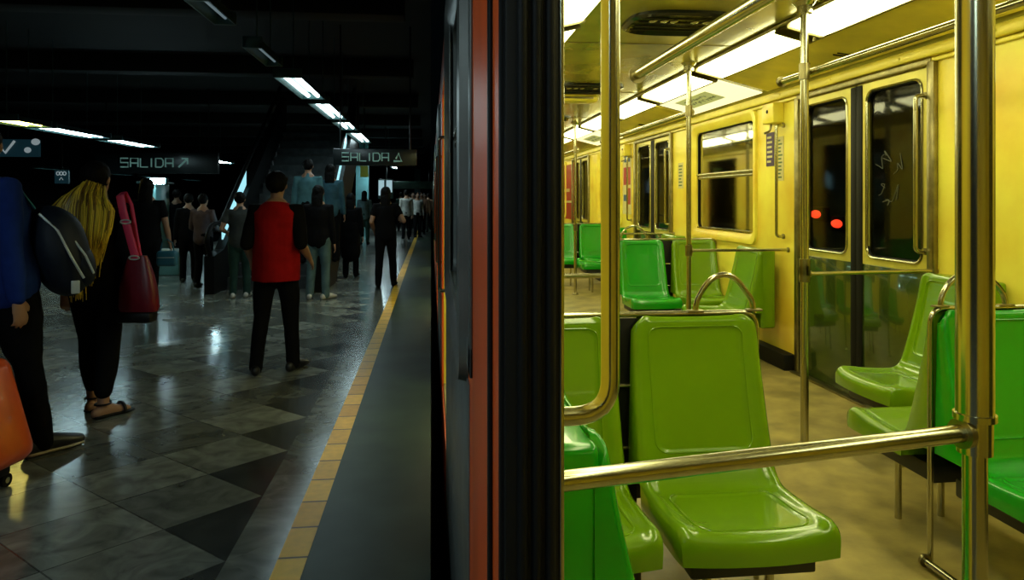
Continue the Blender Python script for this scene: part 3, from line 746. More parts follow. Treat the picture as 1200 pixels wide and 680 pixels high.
struct(obj('beam', bm, 'pblack'), 'dark cross beams under the platform ceiling')

def fixture(x, y, z, L, tube, label, group, wide=.30):
    t = thing('fluorescent_fixture', label, 'light fixture', (x, y, z), 0, group)
    h = L/2
    bm = B()
    pr = [(-wide*.5, -.02), (-wide*.28, .07), (wide*.28, .07), (wide*.5, -.02), (wide*.5-.01, -.02), (wide*.27, .058), (-wide*.27, .058), (-wide*.5+.01, -.02)]
    a = [bm.verts.new((p[0], -h, p[1])) for p in pr]; b = [bm.verts.new((p[0], h, p[1])) for p in pr]
    for i in range(8): j = (i+1) % 8; bm.faces.new((a[i], a[j], b[j], b[i]))
    bm.faces.new([a[0], a[1], a[6], a[7]]); bm.faces.new([a[1], a[2], a[5], a[6]]); bm.faces.new([a[2], a[3], a[4], a[5]])
    obj('reflector', bm, 'teal', t, smooth=False)
    for q in ((-.06, .06) if wide > .2 else (.02,)):
        bm = B(); add_tube(bm, [(q*wide/.3, -h+.04, .02), (q*wide/.3, h-.04, .02)], (.022 if wide > .2 else .011) if wide < .35 else .03, 12); obj('tube_lamp', bm, tube, t)
    for yy in (-h, h-.03):
        bm = B(); add_box(bm, (-wide*.5, yy, -.022), (wide*.5, yy+.03, .07), .006); obj('end_cap', bm, 'teal', t)
    for yy in (-h*.6, h*.6):
        bm = B(); add_tube(bm, [(0, yy, .07), (0, yy, 3.75-z)], .006, 8); obj('hanger_rod', bm, 'teal', t)
    return t
XRA = -1.41
rowA = [(4.72, .62, 'tube_dim', 'dim single fluorescent fixture at the top edge of the view'), (6.15, .8, 'tube_dim', 'faint fluorescent fixture just beyond the one at the top edge'),
        (7.9, 1.55, 'tube', 'brightest hanging fluorescent fixture, nearest of the lit row above the platform'), (9.95, 1.8, 'tube', 'second lit fluorescent fixture of the row above the platform'),
        (11.85, 1.3, 'tube', 'third lit fluorescent fixture of the row above the platform'), (14.2, 2.3, 'tube', 'fourth lit fluorescent fixture of the row, right above the exit sign'),
        (31.0, 2.4, 'tube', 'small distant lit fixture below the exit sign'), (24.0, 1.2, 'tube_far', 'dimmer distant fixture above the far crowd')]
for y, L, tb, lab in rowA: fixture(XRA if y < 30 else -1.6, y, 2.6 if y < 30 else 2.75, L, tb, lab, 'fixtures hanging above the platform', .15 if y < 7 else .28)
for y, nm in ((-3.0, 'behind the viewer'), (.2, 'beside the viewer')): fixture(-1.9, y, 3.0, 1.5, 'tube', 'added lit platform fixture %s, outside the view' % nm, 'added fixtures outside the view', .3)  # unseen fixtures added to light the train's orange side
rowB = [(9.55, .85, 'tube_warm', 'yellowish fluorescent fixture at the left edge of the view'), (10.95, 1.75, 'tube_mid', 'long lit fixture second from the left edge of the view'), (13.1, 1.75, 'tube_mid', 'lit fixture above the left exit sign'), (18.9, 3.0, 'tube_bright', 'very bright fixture beside the top of the lit escalator panel')]
for d, L, tb, lab in rowB: fixture(-5.6 if d < 15 else -5.9, (d+.64)/.993, 2.42, L, tb, lab, 'fixtures along the far side of the platform', .46)
for i, (px, d, L) in enumerate(((60, 22, 1.6), (142, 27, 1.6), (175, 31, 1.8), (224, 35, 2.4))):
    x, y = spot(px, d); fixture(x, y, CZ+.079*abs(px-505)*d/F, L, 'tube_far', ['thin distant lit fixture behind the man in blue', 'thin distant lit fixture under the left exit sign', 'second thin distant fixture under the left exit sign', 'thin distant lit fixture right of the left exit sign'][i], 'thin distant fixtures', .3)

# text helper
def text_mesh(body, size, m, parent, loc, name='lettering', rot=(PI/2, 0, 0), bold=0.0, sx=1.0):
    c = bpy.data.curves.new(name, 'FONT'); c.body = body; c.size = size; c.extrude = .004; c.offset = bold; c.align_x = 'CENTER'; c.align_y = 'CENTER'; c.space_character = 1.08
    o = bpy.data.objects.new(name+'_src', c); COL.objects.link(o)
    dg = bpy.context.evaluated_depsgraph_get(); dg.update()
    me = bpy.data.meshes.new_from_object(o.evaluated_get(dg)); bpy.data.objects.remove(o)
    me.transform(Matrix.Diagonal((sx, 1, 1, 1)))
    q = objm(name, me, m, parent, smooth=False); q.location = loc; q.rotation_euler = rot
    return q
def exit_sign(px, py, d, w, h, tx, size, label, arrow):
    X, Y = spot(px, d); Z = CZ+(233-py)*d/F
    t = thing('exit_sign', label, 'sign', (X, Y, Z), 0, 'hanging exit signs')
    bm = B(); add_box(bm, (-w/2, -.06, -h/2), (w/2, .06, h/2), .008); obj('sign_board', bm, 'signboard', t)
    for q in (-w*.42, w*.42):
        bm = B(); add_tube(bm, [(q, 0, h/2), (q, 0, 3.75-Z)], .012, 8); obj('hanger_rod', bm, 'signboard', t)
    # square lettering built of strokes
    S = {'S': [[(1,1),(0,1),(0,.5),(1,.5),(1,0),(0,0)]], 'A': [[(0,0),(0,1),(1,1),(1,0)], [(0,.45),(1,.45)]], 'L': [[(0,1),(0,0),(1,0)]], 'I': [[(.5,0),(.5,1)]], 'D': [[(0,0),(0,1),(.75,1),(1,.75),(1,.25),(.75,0),(0,0)]]}
    bm = B(); ch = size; cw = size*.82; adv = size*1.08; x0 = tx-adv*3+.0
    for i, c in enumerate('SALIDA'):
        w_ = cw*(.3 if c == 'I' else 1)
        xx = x0+sum(adv*(.55 if k == 'I' else 1) for k in 'SALIDA'[:i])
        for pl in S[c]:
            add_tube(bm, [(xx+p[0]*w_, -.066, (p[1]-.5)*ch) for p in pl], .0145*size/.18, 6)
    obj('exit_lettering', bm, 'signtext', t, label='pale green square letters reading SALIDA')
    bm = B(); ax = tx+adv*3.35; s = size*.5
    if arrow == 'up_right':
        add_tube(bm, [(ax-s, -.066, -s), (ax+s*.8, -.066, s*.8)], .02, 6); add_tube(bm, [(ax-s*.3, -.066, s), (ax+s, -.066, s), (ax+s, -.066, -s*.3)], .02, 6)
    else:
        add_tube(bm, [(ax-s, -.066, -s), (ax+s, -.066, -s), (ax+s*.2, -.066, s), (ax-s*.4, -.066, -s*.4)], .014, 6)
    obj('arrow', bm, 'signtext', t)
exit_sign(185, 191, 15.0, 2.5, .46, -.13, .185, 'hanging exit sign at the left with pale letters reading SALIDA', 'up_right')
exit_sign(440, 184.5, 9.6, 1.12, .225, -.09, .1086, 'hanging exit sign near the train with pale letters reading SALIDA', 'tri')
# check-mark board and small board at the left
X, Y = spot(25, 17.0)
t = thing('notice_board', 'dark teal hanging board with a white check mark at the left edge', 'sign', (X, Y, 2.62))
bm = B(); add_box(bm, (-.55, -.05, -.22), (.42, .05, .2), .01); obj('board', bm, 'signteal', t)
bm = B(); add_tube(bm, [(-.46, -.06, .04), (-.33, -.06, -.13), (-.12, -.06, .16)], .032, 6); obj('check_mark', bm, 'white', t)
bm = B(); add_ell(bm, (.36, -.07, .14), (.10, .03, .08)); add_ell(bm, (.18, -.07, -.06), (.08, .03, .07)); obj('white_spots', bm, 'white', t)
for q in (-.3, .3):
    bm = B(); add_tube(bm, [(q, 0, .2), (q, 0, 1.13)], .012, 8); obj('hanger_rod', bm, 'signboard', t)
X, Y = spot(73, 16.0)
t = thing('station_sign', 'small blue sign with rounded pale symbols beside the blond hair', 'sign', (X, Y, CZ+26*16/F))
bm = B(); add_box(bm, (-.15, -.04, -.16), (.15, .04, .14), .01); obj('board', bm, 'signteal', t)
bm = B()
for q in (-.07, .0, .07): add_tube(bm, [(q+.032*math.cos(a), -.047, .07+.04*math.sin(a)) for a in [2*PI*i/12 for i in range(13)]], .010, 6)
add_tube(bm, [(-.04, -.047, -.08), (0, -.047, -.02), (.04, -.047, -.08)], .008, 6)
obj('symbols', bm, 'white', t)
bm = B(); add_tube(bm, [(0, 0, .14), (0, 0, 3.75-CZ-26*16/F)], .012, 8); obj('hanger_rod', bm, 'signboard', t)
t = thing('hanging_sign', 'small yellow green sign hanging under the right exit sign', 'sign', (*spot(427, 17.5), CZ+32*17.5/F))
bm = B(); add_box(bm, (-.10, -.03, -.14), (.10, .03, .14), .01); obj('board', bm, mat('yellow_green_board', (.22, .3, .03), .5, emit=(.5, .7, .1), es=.06), t)
bm = B(); add_tube(bm, [(0, 0, .14), (0, 0, 3.75-CZ-32*17.5/F)], .012, 8); obj('hanger_rod', bm, 'signboard', t)

# escalator with lit balustrades
EX0, EX1, EY0 = -3.24, -1.56, 10.2
M['balu'] = mat('lit_balustrade_panel', (.35, .6, .65), .2, .2, emit=(.40, .88, 1.0), es=.9)
M['step'] = mat('escalator_step', (.10, .11, .11), .4, .7, var=.3)
M['tealwall'] = mat('teal_enamel_wall', (.16, .38, .40), .3, .1, var=.3, vscale=2)
t = thing('escalator', 'escalator climbing away from the platform with bright blue lit side panels', 'escalator', ((EX0+EX1)/2, EY0, 0))
W = (EX1-EX0)/2; sl = .64; RUN = 4.6
bm = B()
n = 16; dy = RUN/n
for i in range(n):
    add_box(bm, (-W+.18, .8+i*dy, max(0.001, i*dy*sl-.05)), (W-.18, .8+(i+1)*dy+.01, (i+1)*dy*sl))
obj('steps', bm, 'step', t)
for s, nm in ((-1, 'left'), (1, 'right')):
    xs = sorted((s*W, s*(W-.14)))
    pts = [(.3, .0), (.3, .55), (.8, .62), (.8+RUN, .62+RUN*sl), (.8+RUN, -.5+RUN*sl), (1.6, .0)]
    bm = B(); a = [bm.verts.new((xs[0], p[0], p[1])) for p in pts]; b = [bm.verts.new((xs[1], p[0], p[1])) for p in pts]
    bm.faces.new(a); bm.faces.new(b[::-1])
    for i in range(6): j = (i+1) % 6; bm.faces.new((a[i], b[i], b[j], a[j]))
    obj('side_casing', bm, 'blackpaint', t, smooth=False)
    xm = s*(W-.07)
    ya = .95 if s < 0 else 2.2; yb = 2.3 if s < 0 else 3.6
    bm = B(); q = [(ya, .66+(ya-.8)*sl), (ya, .98+(ya-.8)*sl), (yb, .98+(yb-.8)*sl), (yb, .66+(yb-.8)*sl)]
    a = [bm.verts.new((xm-.012, *p)) for p in q]; b = [bm.verts.new((xm+.012, *p)) for p in q]; bm.faces.new(a); bm.faces.new(b[::-1])
    for i in range(4): j = (i+1) % 4; bm.faces.new((a[i], b[i], b[j], a[j]))
    obj('lit_panel', bm, 'balu', t, smooth=False, label='bright blue lit balustrade panel')
    bm = B(); add_tube(bm, fillet([(xm, .35, .55), (xm, .15, .8), (xm, .4, 1.0), (xm, .9, 1.02), (xm, .8+RUN, 1.0+RUN*sl)], .15, 6), .035, 12); obj('handrail', bm, 'rubber', t)
# teal pillar block with lamp at left
X, Y = spot(184, 13.0)
t = thing('booth', 'low teal booth lit by a bright lamp below the left exit sign', 'booth', (X-.15, Y+.3, 0))
bm = B(); add_box(bm, (-.15, -.3, 0), (.13, .4, 1.66), .03)
for v in bm.verts: v.co.x += -.10*(1-v.co.z/1.66) if v.co.x < 0 else 0
obj('booth_wall', bm, 'tealwall', t)
bm = B(); add_box(bm, (-.2, -.34, 1.66), (.2, .44, 1.70), .01); obj('booth_roof', bm, 'teal', t)
t = thing('wall_lamp', 'bright blue white lamp on top of the teal booth below the exit sign', 'lamp', (X+.02, Y-.16, 1.72))
bm = B(); add_box(bm, (-.14, -.05, -.06), (.22, .06, .05), .015); obj('lamp_housing', bm, 'teal', t)
bm = B(); add_box(bm, (-.12, -.075, -.07), (.20, -.045, .03), .01); obj('lamp_lens', bm, 'tube_bright', t)
t = thing('turnstile_box', 'pale low bench box on the floor beside the teal booth', 'box', (X+.28, Y-.25, 0))
bm = B(); add_box(bm, (-.26, -.2, 0), (.26, .2, .42), .02); obj('body', bm, 'tealwall', t)
bm = B(); add_box(bm, (-.28, -.22, .42), (.28, .22, .46), .008); obj('top', bm, 'refl', t)
for px, d in ((424, 24), (489, 48)):
    X, Y = spot(px, d); o = struct(boxobj('column', (X-.2, Y, 0), (X+.2, Y+.4, 3.75), 'tealwall'))
t = thing('ticket_panel', 'pale lit panel above the crowd under the right exit sign', 'panel', (*spot(452, 22), CZ))
bm = B(); add_box(bm, (-.24, 0, .0), (.24, .08, .62), .01); obj('panel_body', bm, 'teal', t)
bm = B(); add_box(bm, (-.22, -.02, .1), (-.05, .0, .58)); add_box(bm, (.02, -.02, .2), (.2, .0, .58)); obj('lit_sheet', bm, mat('lit_sheet', (.4, .5, .5), .5, emit=(.6, .9, 1), es=.5), t)
bm = B(); add_tube(bm, [(0, .04, .62), (0, .04, 3.75-CZ)], .02, 8); obj('hanger_rod', bm, 'signboard', t)
t = thing('kiosk_beam', 'long dim green overhead board above the distant crowd', 'board', (*spot(478, 30), CZ+16*30/F))
bm = B(); add_box(bm, (-1.1, 0, -.16), (1.1, .1, .16), .01); obj('board', bm, mat('dim_green_board', (.03, .09, .06), .5), t)
for q in (-.9, .9):
    bm = B(); add_tube(bm, [(q, .05, .16), (q, .05, 3.75-CZ-16*30/F)], .02, 8); obj('hanger_rod', bm, 'signboard', t)

# ------------------------------------------------------------------ people
CL = {}
def cloth(name, c, rough=.9):
    if name not in CL: CL[name] = mat(name, c, rough, spec=.12, var=.25, vscale=9, bump=.35, bscale=18)
    return CL[name]
SKIN = mat('skin', (.36, .19, .11), .55, var=.1); HAIR = mat('dark_hair', (.004, .0035, .003), .7, spec=.12, bump=.4, bscale=90, stretch=(1, 1, .15))
BLK = cloth('black_cloth', (.0035, .0035, .004)); 
def ik(a, c, l1, l2, pole):
    a, c = Vector(a), Vector(c); d = c-a; L = min(d.length, (l1+l2)*.999); u = d.normalized()
    x = (l1*l1-l2*l2+L*L)/(2*L); h = math.sqrt(max(0, l1*l1-x*x)); p = Vector(pole); p = (p-u*p.dot(u)).normalized()
    return a+u*x+p*h, a+u*L
def remesh(bm, voxel, name, smooth_it=4):
    me = bpy.data.meshes.new(name+'_src'); bmesh.ops.recalc_face_normals(bm, faces=bm.faces[:]); bm.to_mesh(me); bm.free()
    o = bpy.data.objects.new(name+'_src', me); COL.objects.link(o)
    r_ = o.modifiers.new('r', 'REMESH'); r_.mode = 'VOXEL'; r_.voxel_size = voxel; r_.use_smooth_shade = True
    s_ = o.modifiers.new('s', 'SMOOTH'); s_.iterations = smooth_it; s_.factor = .5
    dg = bpy.context.evaluated_depsgraph_get(); dg.update()
    out = bpy.data.meshes.new_from_object(o.evaluated_get(dg)); out.name = name
    bpy.data.objects.remove(o); bpy.data.meshes.remove(me)
    return out
import numpy as np
def folds(me, amp, sc=7.0, seed=0.0):
    n = len(me.vertices); co = np.empty(n*3, np.float32); no = np.empty(n*3, np.float32)
    me.vertices.foreach_get('co', co); me.vertex_normals.foreach_get('vector', no)
    co = co.reshape(-1, 3); no = no.reshape(-1, 3); rg = np.random.default_rng(int(abs(seed)*1000) % 9973)
    f = np.zeros(n)
    for k in range(9):
        d = rg.normal(size=3); d[2] *= .6; d /= np.linalg.norm(d); w_ = sc*(1.2+k*.55)
        warp = .35*np.sin(co@(rg.normal(size=3)*sc*.8)+rg.uniform(0, 6))
        f += np.sin(co@(d*w_*1.6)+rg.uniform(0, 6)+warp*2)/(1+k*.45)
    co += no*(f*amp*.28)[:, None]
    me.vertices.foreach_set('co', co.ravel().astype(np.float32)); me.update()
def hand(bm, wrist, d, nrm, s, side):
    """palm and five fingers; d = pointing direction, nrm = back of hand"""
    d = d.normalized(); nrm = (nrm-d*nrm.dot(d)).normalized(); x = d.cross(nrm)*side
    pc = wrist+d*.045*s
    add_tube(bm, [wrist-d*.01*s, wrist+d*.02*s, wrist+d*.06*s, wrist+d*.085*s], [(.022*s, .017*s), (.034*s, .017*s), (.041*s, .015*s), (.038*s, .013*s)], 12, side=x, round_ends=True)
    for i, (off, L, sp) in enumerate(((.031, .068, .10), (.0105, .078, .03), (-.0105, .073, -.03), (-.031, .056, -.10))):
        p0 = wrist+d*(.078*s)+x*off*s; dd = (d+x*sp).normalized()
        p1 = p0+dd*L*.42*s; p2 = p1+(dd-nrm*.55).normalized()*L*.33*s; p3 = p2+(dd-nrm*1.2).normalized()*L*.25*s
        add_tube(bm, [p0, p1, p2, p3], [.0095*s, .0088*s, .0082*s, .0072*s], 8, round_ends=True)
    p0 = wrist+d*.02*s+x*.026*s; p1 = p0+(d*.7+x*.75-nrm*.2).normalized()*.036*s; p2 = p1+(d*1+x*.30-nrm*.3).normalized()*.03*s
    add_tube(bm, [p0, p1, p2], [.013*s, .0105*s, .009*s], 8, round_ends=True)
def person(label, x, y, face=0.0, H=1.65, z0=0.0, feet=((-.10, -.03), (.10, .04)), hands=None, top=None, bottom=None, shoe=None, sleeves='long', hem=.88, coat=None, hair='short', voxel=.008,
           vest=None, collar=None, group=None, headturn=0, elbow=None, build=1.0, sole=None, barefoot=False, hairmat=None, footyaw=(.12, -.12), lean=0.0):
    s = H/1.7
    top = top or BLK; bottom = bottom or BLK; shoe = shoe or BLK
    root = thing('person', label, 'person', (x, y, z0), face, group)
    V = lambda a, b, c: Vector((a*s, b*s+lean*max(0, c-.9)*s, c*s))
    bd = build
    T = [V(0, 0, .88), V(0, 0, .97), V(0, .0, 1.10), V(0, .0, 1.26), V(0, -.01, 1.36), V(0, -.01, 1.425)]
    TR = [(.150*s*bd, .115*s*bd), (.165*s*bd, .122*s*bd), (.138*s*bd, .105*s*bd), (.160*s*bd, .115*s*bd), (.160*s*bd, .100*s*bd), (.105*s, .075*s)]
    HP = [V(-.085, 0, .90), V(.085, 0, .90)]; SH = [V(-.172*bd, -.01, 1.385), V(.172*bd, -.01, 1.385)]
    AN = [V(feet[0][0], feet[0][1], .085), V(feet[1][0], feet[1][1], .085)]
    hands = hands or ((-.24, .02, .80), (.24, .02, .80))
    HA = [V(*hands[0]), V(*hands[1])]
    KN = []; EL = []; WR = []
    for i in range(2):
        k, _ = ik(HP[i], AN[i], .42*s, .40*s, (0, 1, 0)); KN.append(k)
        e, w_ = ik(SH[i], HA[i], .29*s, .26*s, elbow or ((-.3 if i == 0 else .3), -1, -.2)); EL.append(e); WR.append(w_)
    R = Matrix.Rotation(headturn, 3, 'Z')
    hc = V(0, .01, 1.5)
    hv = lambda a, b, c: hc+R@(Vector((a, b, c-1.5))*s)
    bm = B()
    add_tube(bm, T, TR, 20, side=(1, 0, 0), round_ends=True)
    add_tube(bm, [V(0, -.012, 1.40), V(0, 0, 1.47), hv(0, .01, 1.54)], [.062*s, .052*s, .054*s], 14, round_ends=True)
    add_ell(bm, hv(0, .005, 1.612), (.076*s, .094*s, .098*s), 20, 14, R); add_ell(bm, hv(0, .045, 1.555), (.052*s, .052*s, .062*s), 16, 10, R)
    add_ell(bm, hv(0, .108, 1.585), (.012*s, .020*s, .020*s), 10, 8, R)
    for q in (-1, 1): add_ell(bm, hv(q*.078, .0, 1.595), (.011*s, .020*s, .030*s), 10, 8, R)
    for i in range(2):
        q = -1 if i == 0 else 1
        add_tube(bm, [V(q*.08*bd, -.01, 1.36), SH[i], SH[i].lerp(EL[i], .4), EL[i]], [.062*s, .056*s, .048*s, .038*s], 14, round_ends=True)
        add_tube(bm, [EL[i], EL[i].lerp(WR[i], .35), WR[i]], [.038*s, .040*s, .024*s], 14, round_ends=True)
        fd = (WR[i]-EL[i]).normalized(); hand(bm, WR[i], fd, Vector((q*1.0, .25, .1)), s, -q if fd.z < -.3 else q)
        add_tube(bm, [HP[i], HP[i].lerp(KN[i], .5), KN[i]], [.088*s*bd, .074*s*bd, .054*s], 16, round_ends=True)
        add_tube(bm, [KN[i], KN[i].lerp(AN[i], .35), KN[i].lerp(AN[i], .75), AN[i]], [.054*s, .056*s, .040*s, .036*s], 14, round_ends=True)
        fy = footyaw[i]; f = Vector((math.sin(-fy), math.cos(fy), 0)); a = AN[i]; lift = Vector((0, 0, -.047*s))
        add_tube(bm, [a-f*.045*s+lift, a+f*.03*s+lift*.75, a+f*.10*s+lift*1.1, a+f*.165*s+lift*1.25], [(.033*s, .034*s), (.036*s, .046*s), (.043*s, .030*s), (.036*s, .020*s)], 14, side=f.cross(Vector((0, 0, 1))), round_ends=True)
    me = remesh(bm, voxel, 'body')
    body = objm('body', me, SKIN, root)
    # trousers
    if bottom:
        bm = B(); g = 1.13
        add_tube(bm, [V(0, 0, .86), T[1], V(0, 0, 1.03)], [(.160*s*bd, .125*s*bd), (.176*s*bd, .132*s*bd), (.160*s*bd, .122*s*bd)], 20, side=(1, 0, 0), round_ends=True)
        for i in range(2):
            end = AN[i]+Vector((0, 0, (.10 if barefoot else -.02)*s))
            add_tube(bm, [HP[i], HP[i].lerp(KN[i], .5), KN[i], KN[i].lerp(AN[i], .5), end], [.100*s*bd, .088*s*bd, .070*s, .064*s, .058*s], 16, round_ends=True)
        me = remesh(bm, voxel*1.2, 'trousers'); folds(me, .010*s, 8, x); objm('trousers', me, bottom, root)
    # top
    bm = B()
    if hem < .99:
        pts = [V(0, 0, hem), V(0, 0, .97 if hem < .9 else hem+.05)]+T[2:]; rad = [(.178*s*bd, .135*s*bd), (.180*s*bd, .136*s*bd)]+[(a*1.10+.006, b_*1.12+.008) for a, b_ in TR[2:]]
    else: pts = T[1:]; rad = [(a*1.10+.006, b_*1.12+.008) for a, b_ in TR[1:]]
    rad[-1] = (.085*s, .075*s)
    add_tube(bm, pts, rad, 22, side=(1, 0, 0), round_ends=True)
    for i in range(2):
        q = -1 if i == 0 else 1
        add_tube(bm, [V(q*.07*bd, -.012, 1.36), SH[i], SH[i].lerp(EL[i], .5)]+([EL[i]] if sleeves != 'short' else []), [.078*s, .070*s, .060*s]+([.052*s] if sleeves != 'short' else []), 16, round_ends=True)
        if sleeves == 'long': add_tube(bm, [EL[i], EL[i].lerp(WR[i], .5), WR[i]-(WR[i]-EL[i])*.04], [.052*s, .048*s, .038*s], 14, round_ends=True)
    me = remesh(bm, voxel*1.2, 'jacket'); folds(me, .011*s, 9, y); objm('jacket' if sleeves == 'long' else 'shirt', me, top, root)
    if coat:
        bm = B(); add_tube(bm, [V(0, 0, .48), V(0, 0, .60), V(0, 0, .85), V(0, 0, 1.1)], [(.20*s, .17*s), (.20*s, .165*s), (.19*s, .15*s), (.16*s, .13*s)], 22, side=(1, 0, 0), round_ends=True)
        me = remesh(bm, voxel*1.4, 'skirt'); folds(me, .02*s, 7, y); objm('coat_skirt', me, coat, root)
    if vest:
        bm = B(); add_tube(bm, [V(0, 0, .79), V(0, 0, .95), V(0, 0, 1.12), V(0, 0, 1.28), V(0, -.01, 1.37), V(0, -.01, 1.42), V(0, -.01, 1.46)], [(.200*s, .160*s), (.200*s, .158*s), (.192*s, .150*s), (.202*s, .150*s), (.202*s, .130*s), (.150*s, .100*s), (.085*s, .080*s)], 26, side=(1, 0, 0))
        me = remesh(bm, voxel, 'vest'); folds(me, .008*s, 6, y); objm('vest', me, vest, root)
    # shoes
    if not barefoot:
        for i in range(2):
            fy = footyaw[i]; f = Vector((math.sin(-fy), math.cos(fy), 0)); a = AN[i]; sd = f.cross(Vector((0, 0, 1))); g0 = Vector((a.x, a.y, 0))
            bm = B()
            add_tube(bm, [g0-f*.055*s+Vector((0, 0, .045*s)), g0+f*.03*s+Vector((0, 0, .052*s)), g0+f*.11*s+Vector((0, 0, .042*s)), g0+f*.185*s+Vector((0, 0, .032*s))], [(.038*s, .044*s), (.041*s, .052*s), (.049*s, .040*s), (.040*s, .026*s)], 16, side=sd, round_ends=True)
            add_tube(bm, [g0+Vector((0, 0, .05*s)), g0+Vector((0, 0, .10*s))], .044*s, 14)
            for v in bm.verts: v.co.z = max(v.co.z, .004)
            sh = obj('shoe', bm, shoe, root)
            if sole:
                bm = B(); add_tube(bm, [g0-f*.060*s+Vector((0, 0, .014*s)), g0+f*.03*s+Vector((0, 0, .014*s)), g0+f*.12*s+Vector((0, 0, .014*s)), g0+f*.19*s+Vector((0, 0, .016*s))], [(.042*s, .014*s), (.042*s, .014*s), (.052*s, .014*s), (.044*s, .013*s)], 18, side=sd, round_ends=True)
                obj('sole', bm, sole, sh, label='pale sole')
    # hair
    hm = hairmat or HAIR
    bm = B(); add_ell(bm, hv(0, -.014, 1.625), (.087*s, .100*s, .100*s), 26, 18, R)
    if hair == 'long':
        add_tube(bm, [hv(0, -.04, 1.62), hv(0, -.075, 1.52), hv(0, -.085, 1.40), hv(0, -.09, 1.28)], [(.085*s, .055*s), (.088*s, .045*s), (.085*s, .035*s), (.06*s, .02*s)], 18, side=R@Vector((1, 0, 0)), round_ends=True)
    elif hair == 'bun': add_ell(bm, hv(0, -.12, 1.66), (.045*s, .045*s, .045*s))
    elif hair == 'cap':
        add_tube(bm, [hv(0, .0, 1.645), hv(0, 0, 1.665)], [(.090*s, .104*s)]*2, 26, side=R@Vector((1, 0, 0)))
    me = remesh(bm, .007, 'hair', 2); folds(me, .006*s, 30, x); objm('hair' if hair != 'cap' else 'cap', me, hm, root)
    if abs(((face+headturn+PI) % (2*PI))-PI) > 1.3:
        for q in (-1, 1):
            bm = B(); add_ell(bm, hv(q*.030, .088, 1.612), (.012*s, .008*s, .007*s), 10, 8, R); obj('eye', bm, 'white', root)
        bm = B(); add_ell(bm, hv(0, .094, 1.548), (.022*s, .006*s, .006*s), 10, 8, R); obj('mouth', bm, 'redp', root)
    return root, dict(SH=SH, EL=EL, WR=WR, s=s, V=V, hv=hv)

FACE_AWAY = 0.0
WHITE_SH = mat('white_shoe_leather', (.5, .5, .47), .5)
# man in blue jacket with backpack, cut by the left edge
X, Y = spot(7, 3.72)
NAVY = cloth('blue_jacket_cloth', (.012, .035, .20))
man, J = person('tall person in blue jacket and black trousers, cut off by the left edge', X-.04, Y, face=-.60, H=1.76, feet=((-.12, -.16), (.13, .14)), hands=((-.27, .10, .80), (.25, -.03, .80)),
        top=NAVY, bottom=BLK, shoe=mat('black_sneaker', (.012, .012, .012), .45), sole=mat('tan_sole', (.42, .36, .24), .5), build=1.28, headturn=.7, footyaw=(0, -.1), voxel=.008, lean=-.13)
# sneaker stripe details + backpack (worn)
bpk = thing('backpack', 'dark navy backpack with teal strap worn by the person in blue', 'backpack', (X-.08, Y-.02, -.03), -1.05)
BP = mat('backpack_nylon', (.006, .012, .024), .6, spec=.3, var=.3, bump=.2, bscale=25)
RB = Matrix.Rotation(.25, 3, 'X')
bm = B(); add_ell(bm, (.02, .31, 1.13), (.19, .14, .26), 30, 22, RB)
for v in bm.verts: v.co += Vector((0, .012*math.sin(v.co.x*22), .010*math.sin(v.co.z*26)))
obj('bag_body', bm, BP, bpk)
bm = B(); add_ell(bm, (.02, .41, 1.05), (.14, .08, .14), 22, 14, RB); obj('front_pocket', bm, BP, bpk)
bm = B(); add_tube(bm, [(.15, .22, 1.33), (.19, .30, 1.24), (.205, .36, 1.10), (.18, .42, .98)], .007, 8); obj('zipper', bm, 'refl', bpk)
bm = B(); add_tube(bm, [(.16, .38, 1.18), (.165, .43, 1.10), (.15, .47, 1.0)], .006, 8); obj('pocket_zipper', bm, 'refl', bpk)
bm = B(); add_tube(bm, [(.13, .20, 1.36), (.13, .11, 1.50), (.13, 0, 1.535), (.125, -.10, 1.50), (.12, -.145, 1.38), (.12, -.165, 1.25)], [(.046, .007)]*6, 10, side=(1, 0, 0), round_ends=True)
obj('shoulder_strap', bm, cloth('teal_strap', (.03, .17, .22)), bpk, label='teal strap')
bm = B(); add_box(bm, (.185, .36, .90), (.205, .40, .97), .005); obj('buckle', bm, 'refl', bpk)
# orange suitcase
X, Y = spot(-8, 3.25)
t = thing('suitcase', 'orange rolling suitcase with black wheels at the left edge', 'suitcase', (X, Y, 0), -.2)
ORG = mat('orange_shell', (.75, .10, .012), .3, var=.12, coat=.4)
tilt = Matrix.Rotation(-.30, 3, 'Y')
bm = B(); add_box(bm, (-.23, -.14, .11), (.16, .14, .62), .07, 6); bmesh.ops.rotate(bm, verts=bm.verts[:], cent=(0, 0, .06), matrix=tilt); obj('shell', bm, ORG, t)
bm = B()
for xq in (-.17, -.08, .01, .09): add_box(bm, (xq, -.146, .18), (xq+.02, -.136, .56), .004)
bmesh.ops.rotate(bm, verts=bm.verts[:], cent=(0, 0, .06), matrix=tilt); obj('ribs', bm, ORG, t)
bm = B(); add_box(bm, (-.19, -.12, .055), (-.01, .12, .14), .015); obj('wheel_base', bm, 'blackpaint', t)
for xq, yq in ((-.15, -.10), (-.03, -.10), (-.15, .10), (-.03, .10)):
    bm = B(); add_tube(bm, [(xq-.014, yq, .032), (xq+.014, yq, .032)], .032, 18); w_ = obj('wheel', bm, 'rubber', t)
    bm = B(); add_tube(bm, [(xq-.017, yq, .032), (xq+.017, yq, .032)], .014, 12); obj('hub', bm, 'steel', w_)
bm = B(); p = [Vector((-.07, .10, .60)), Vector((-.07, .10, .95)), Vector((.05, .10, .95)), Vector((.05, .10, .60))]
add_tube(bm, fillet([tilt@(q-Vector((0, 0, .06)))+Vector((0, 0, .06)) for q in p], .03), .009, 10); obj('pull_handle', bm, 'steel', t)

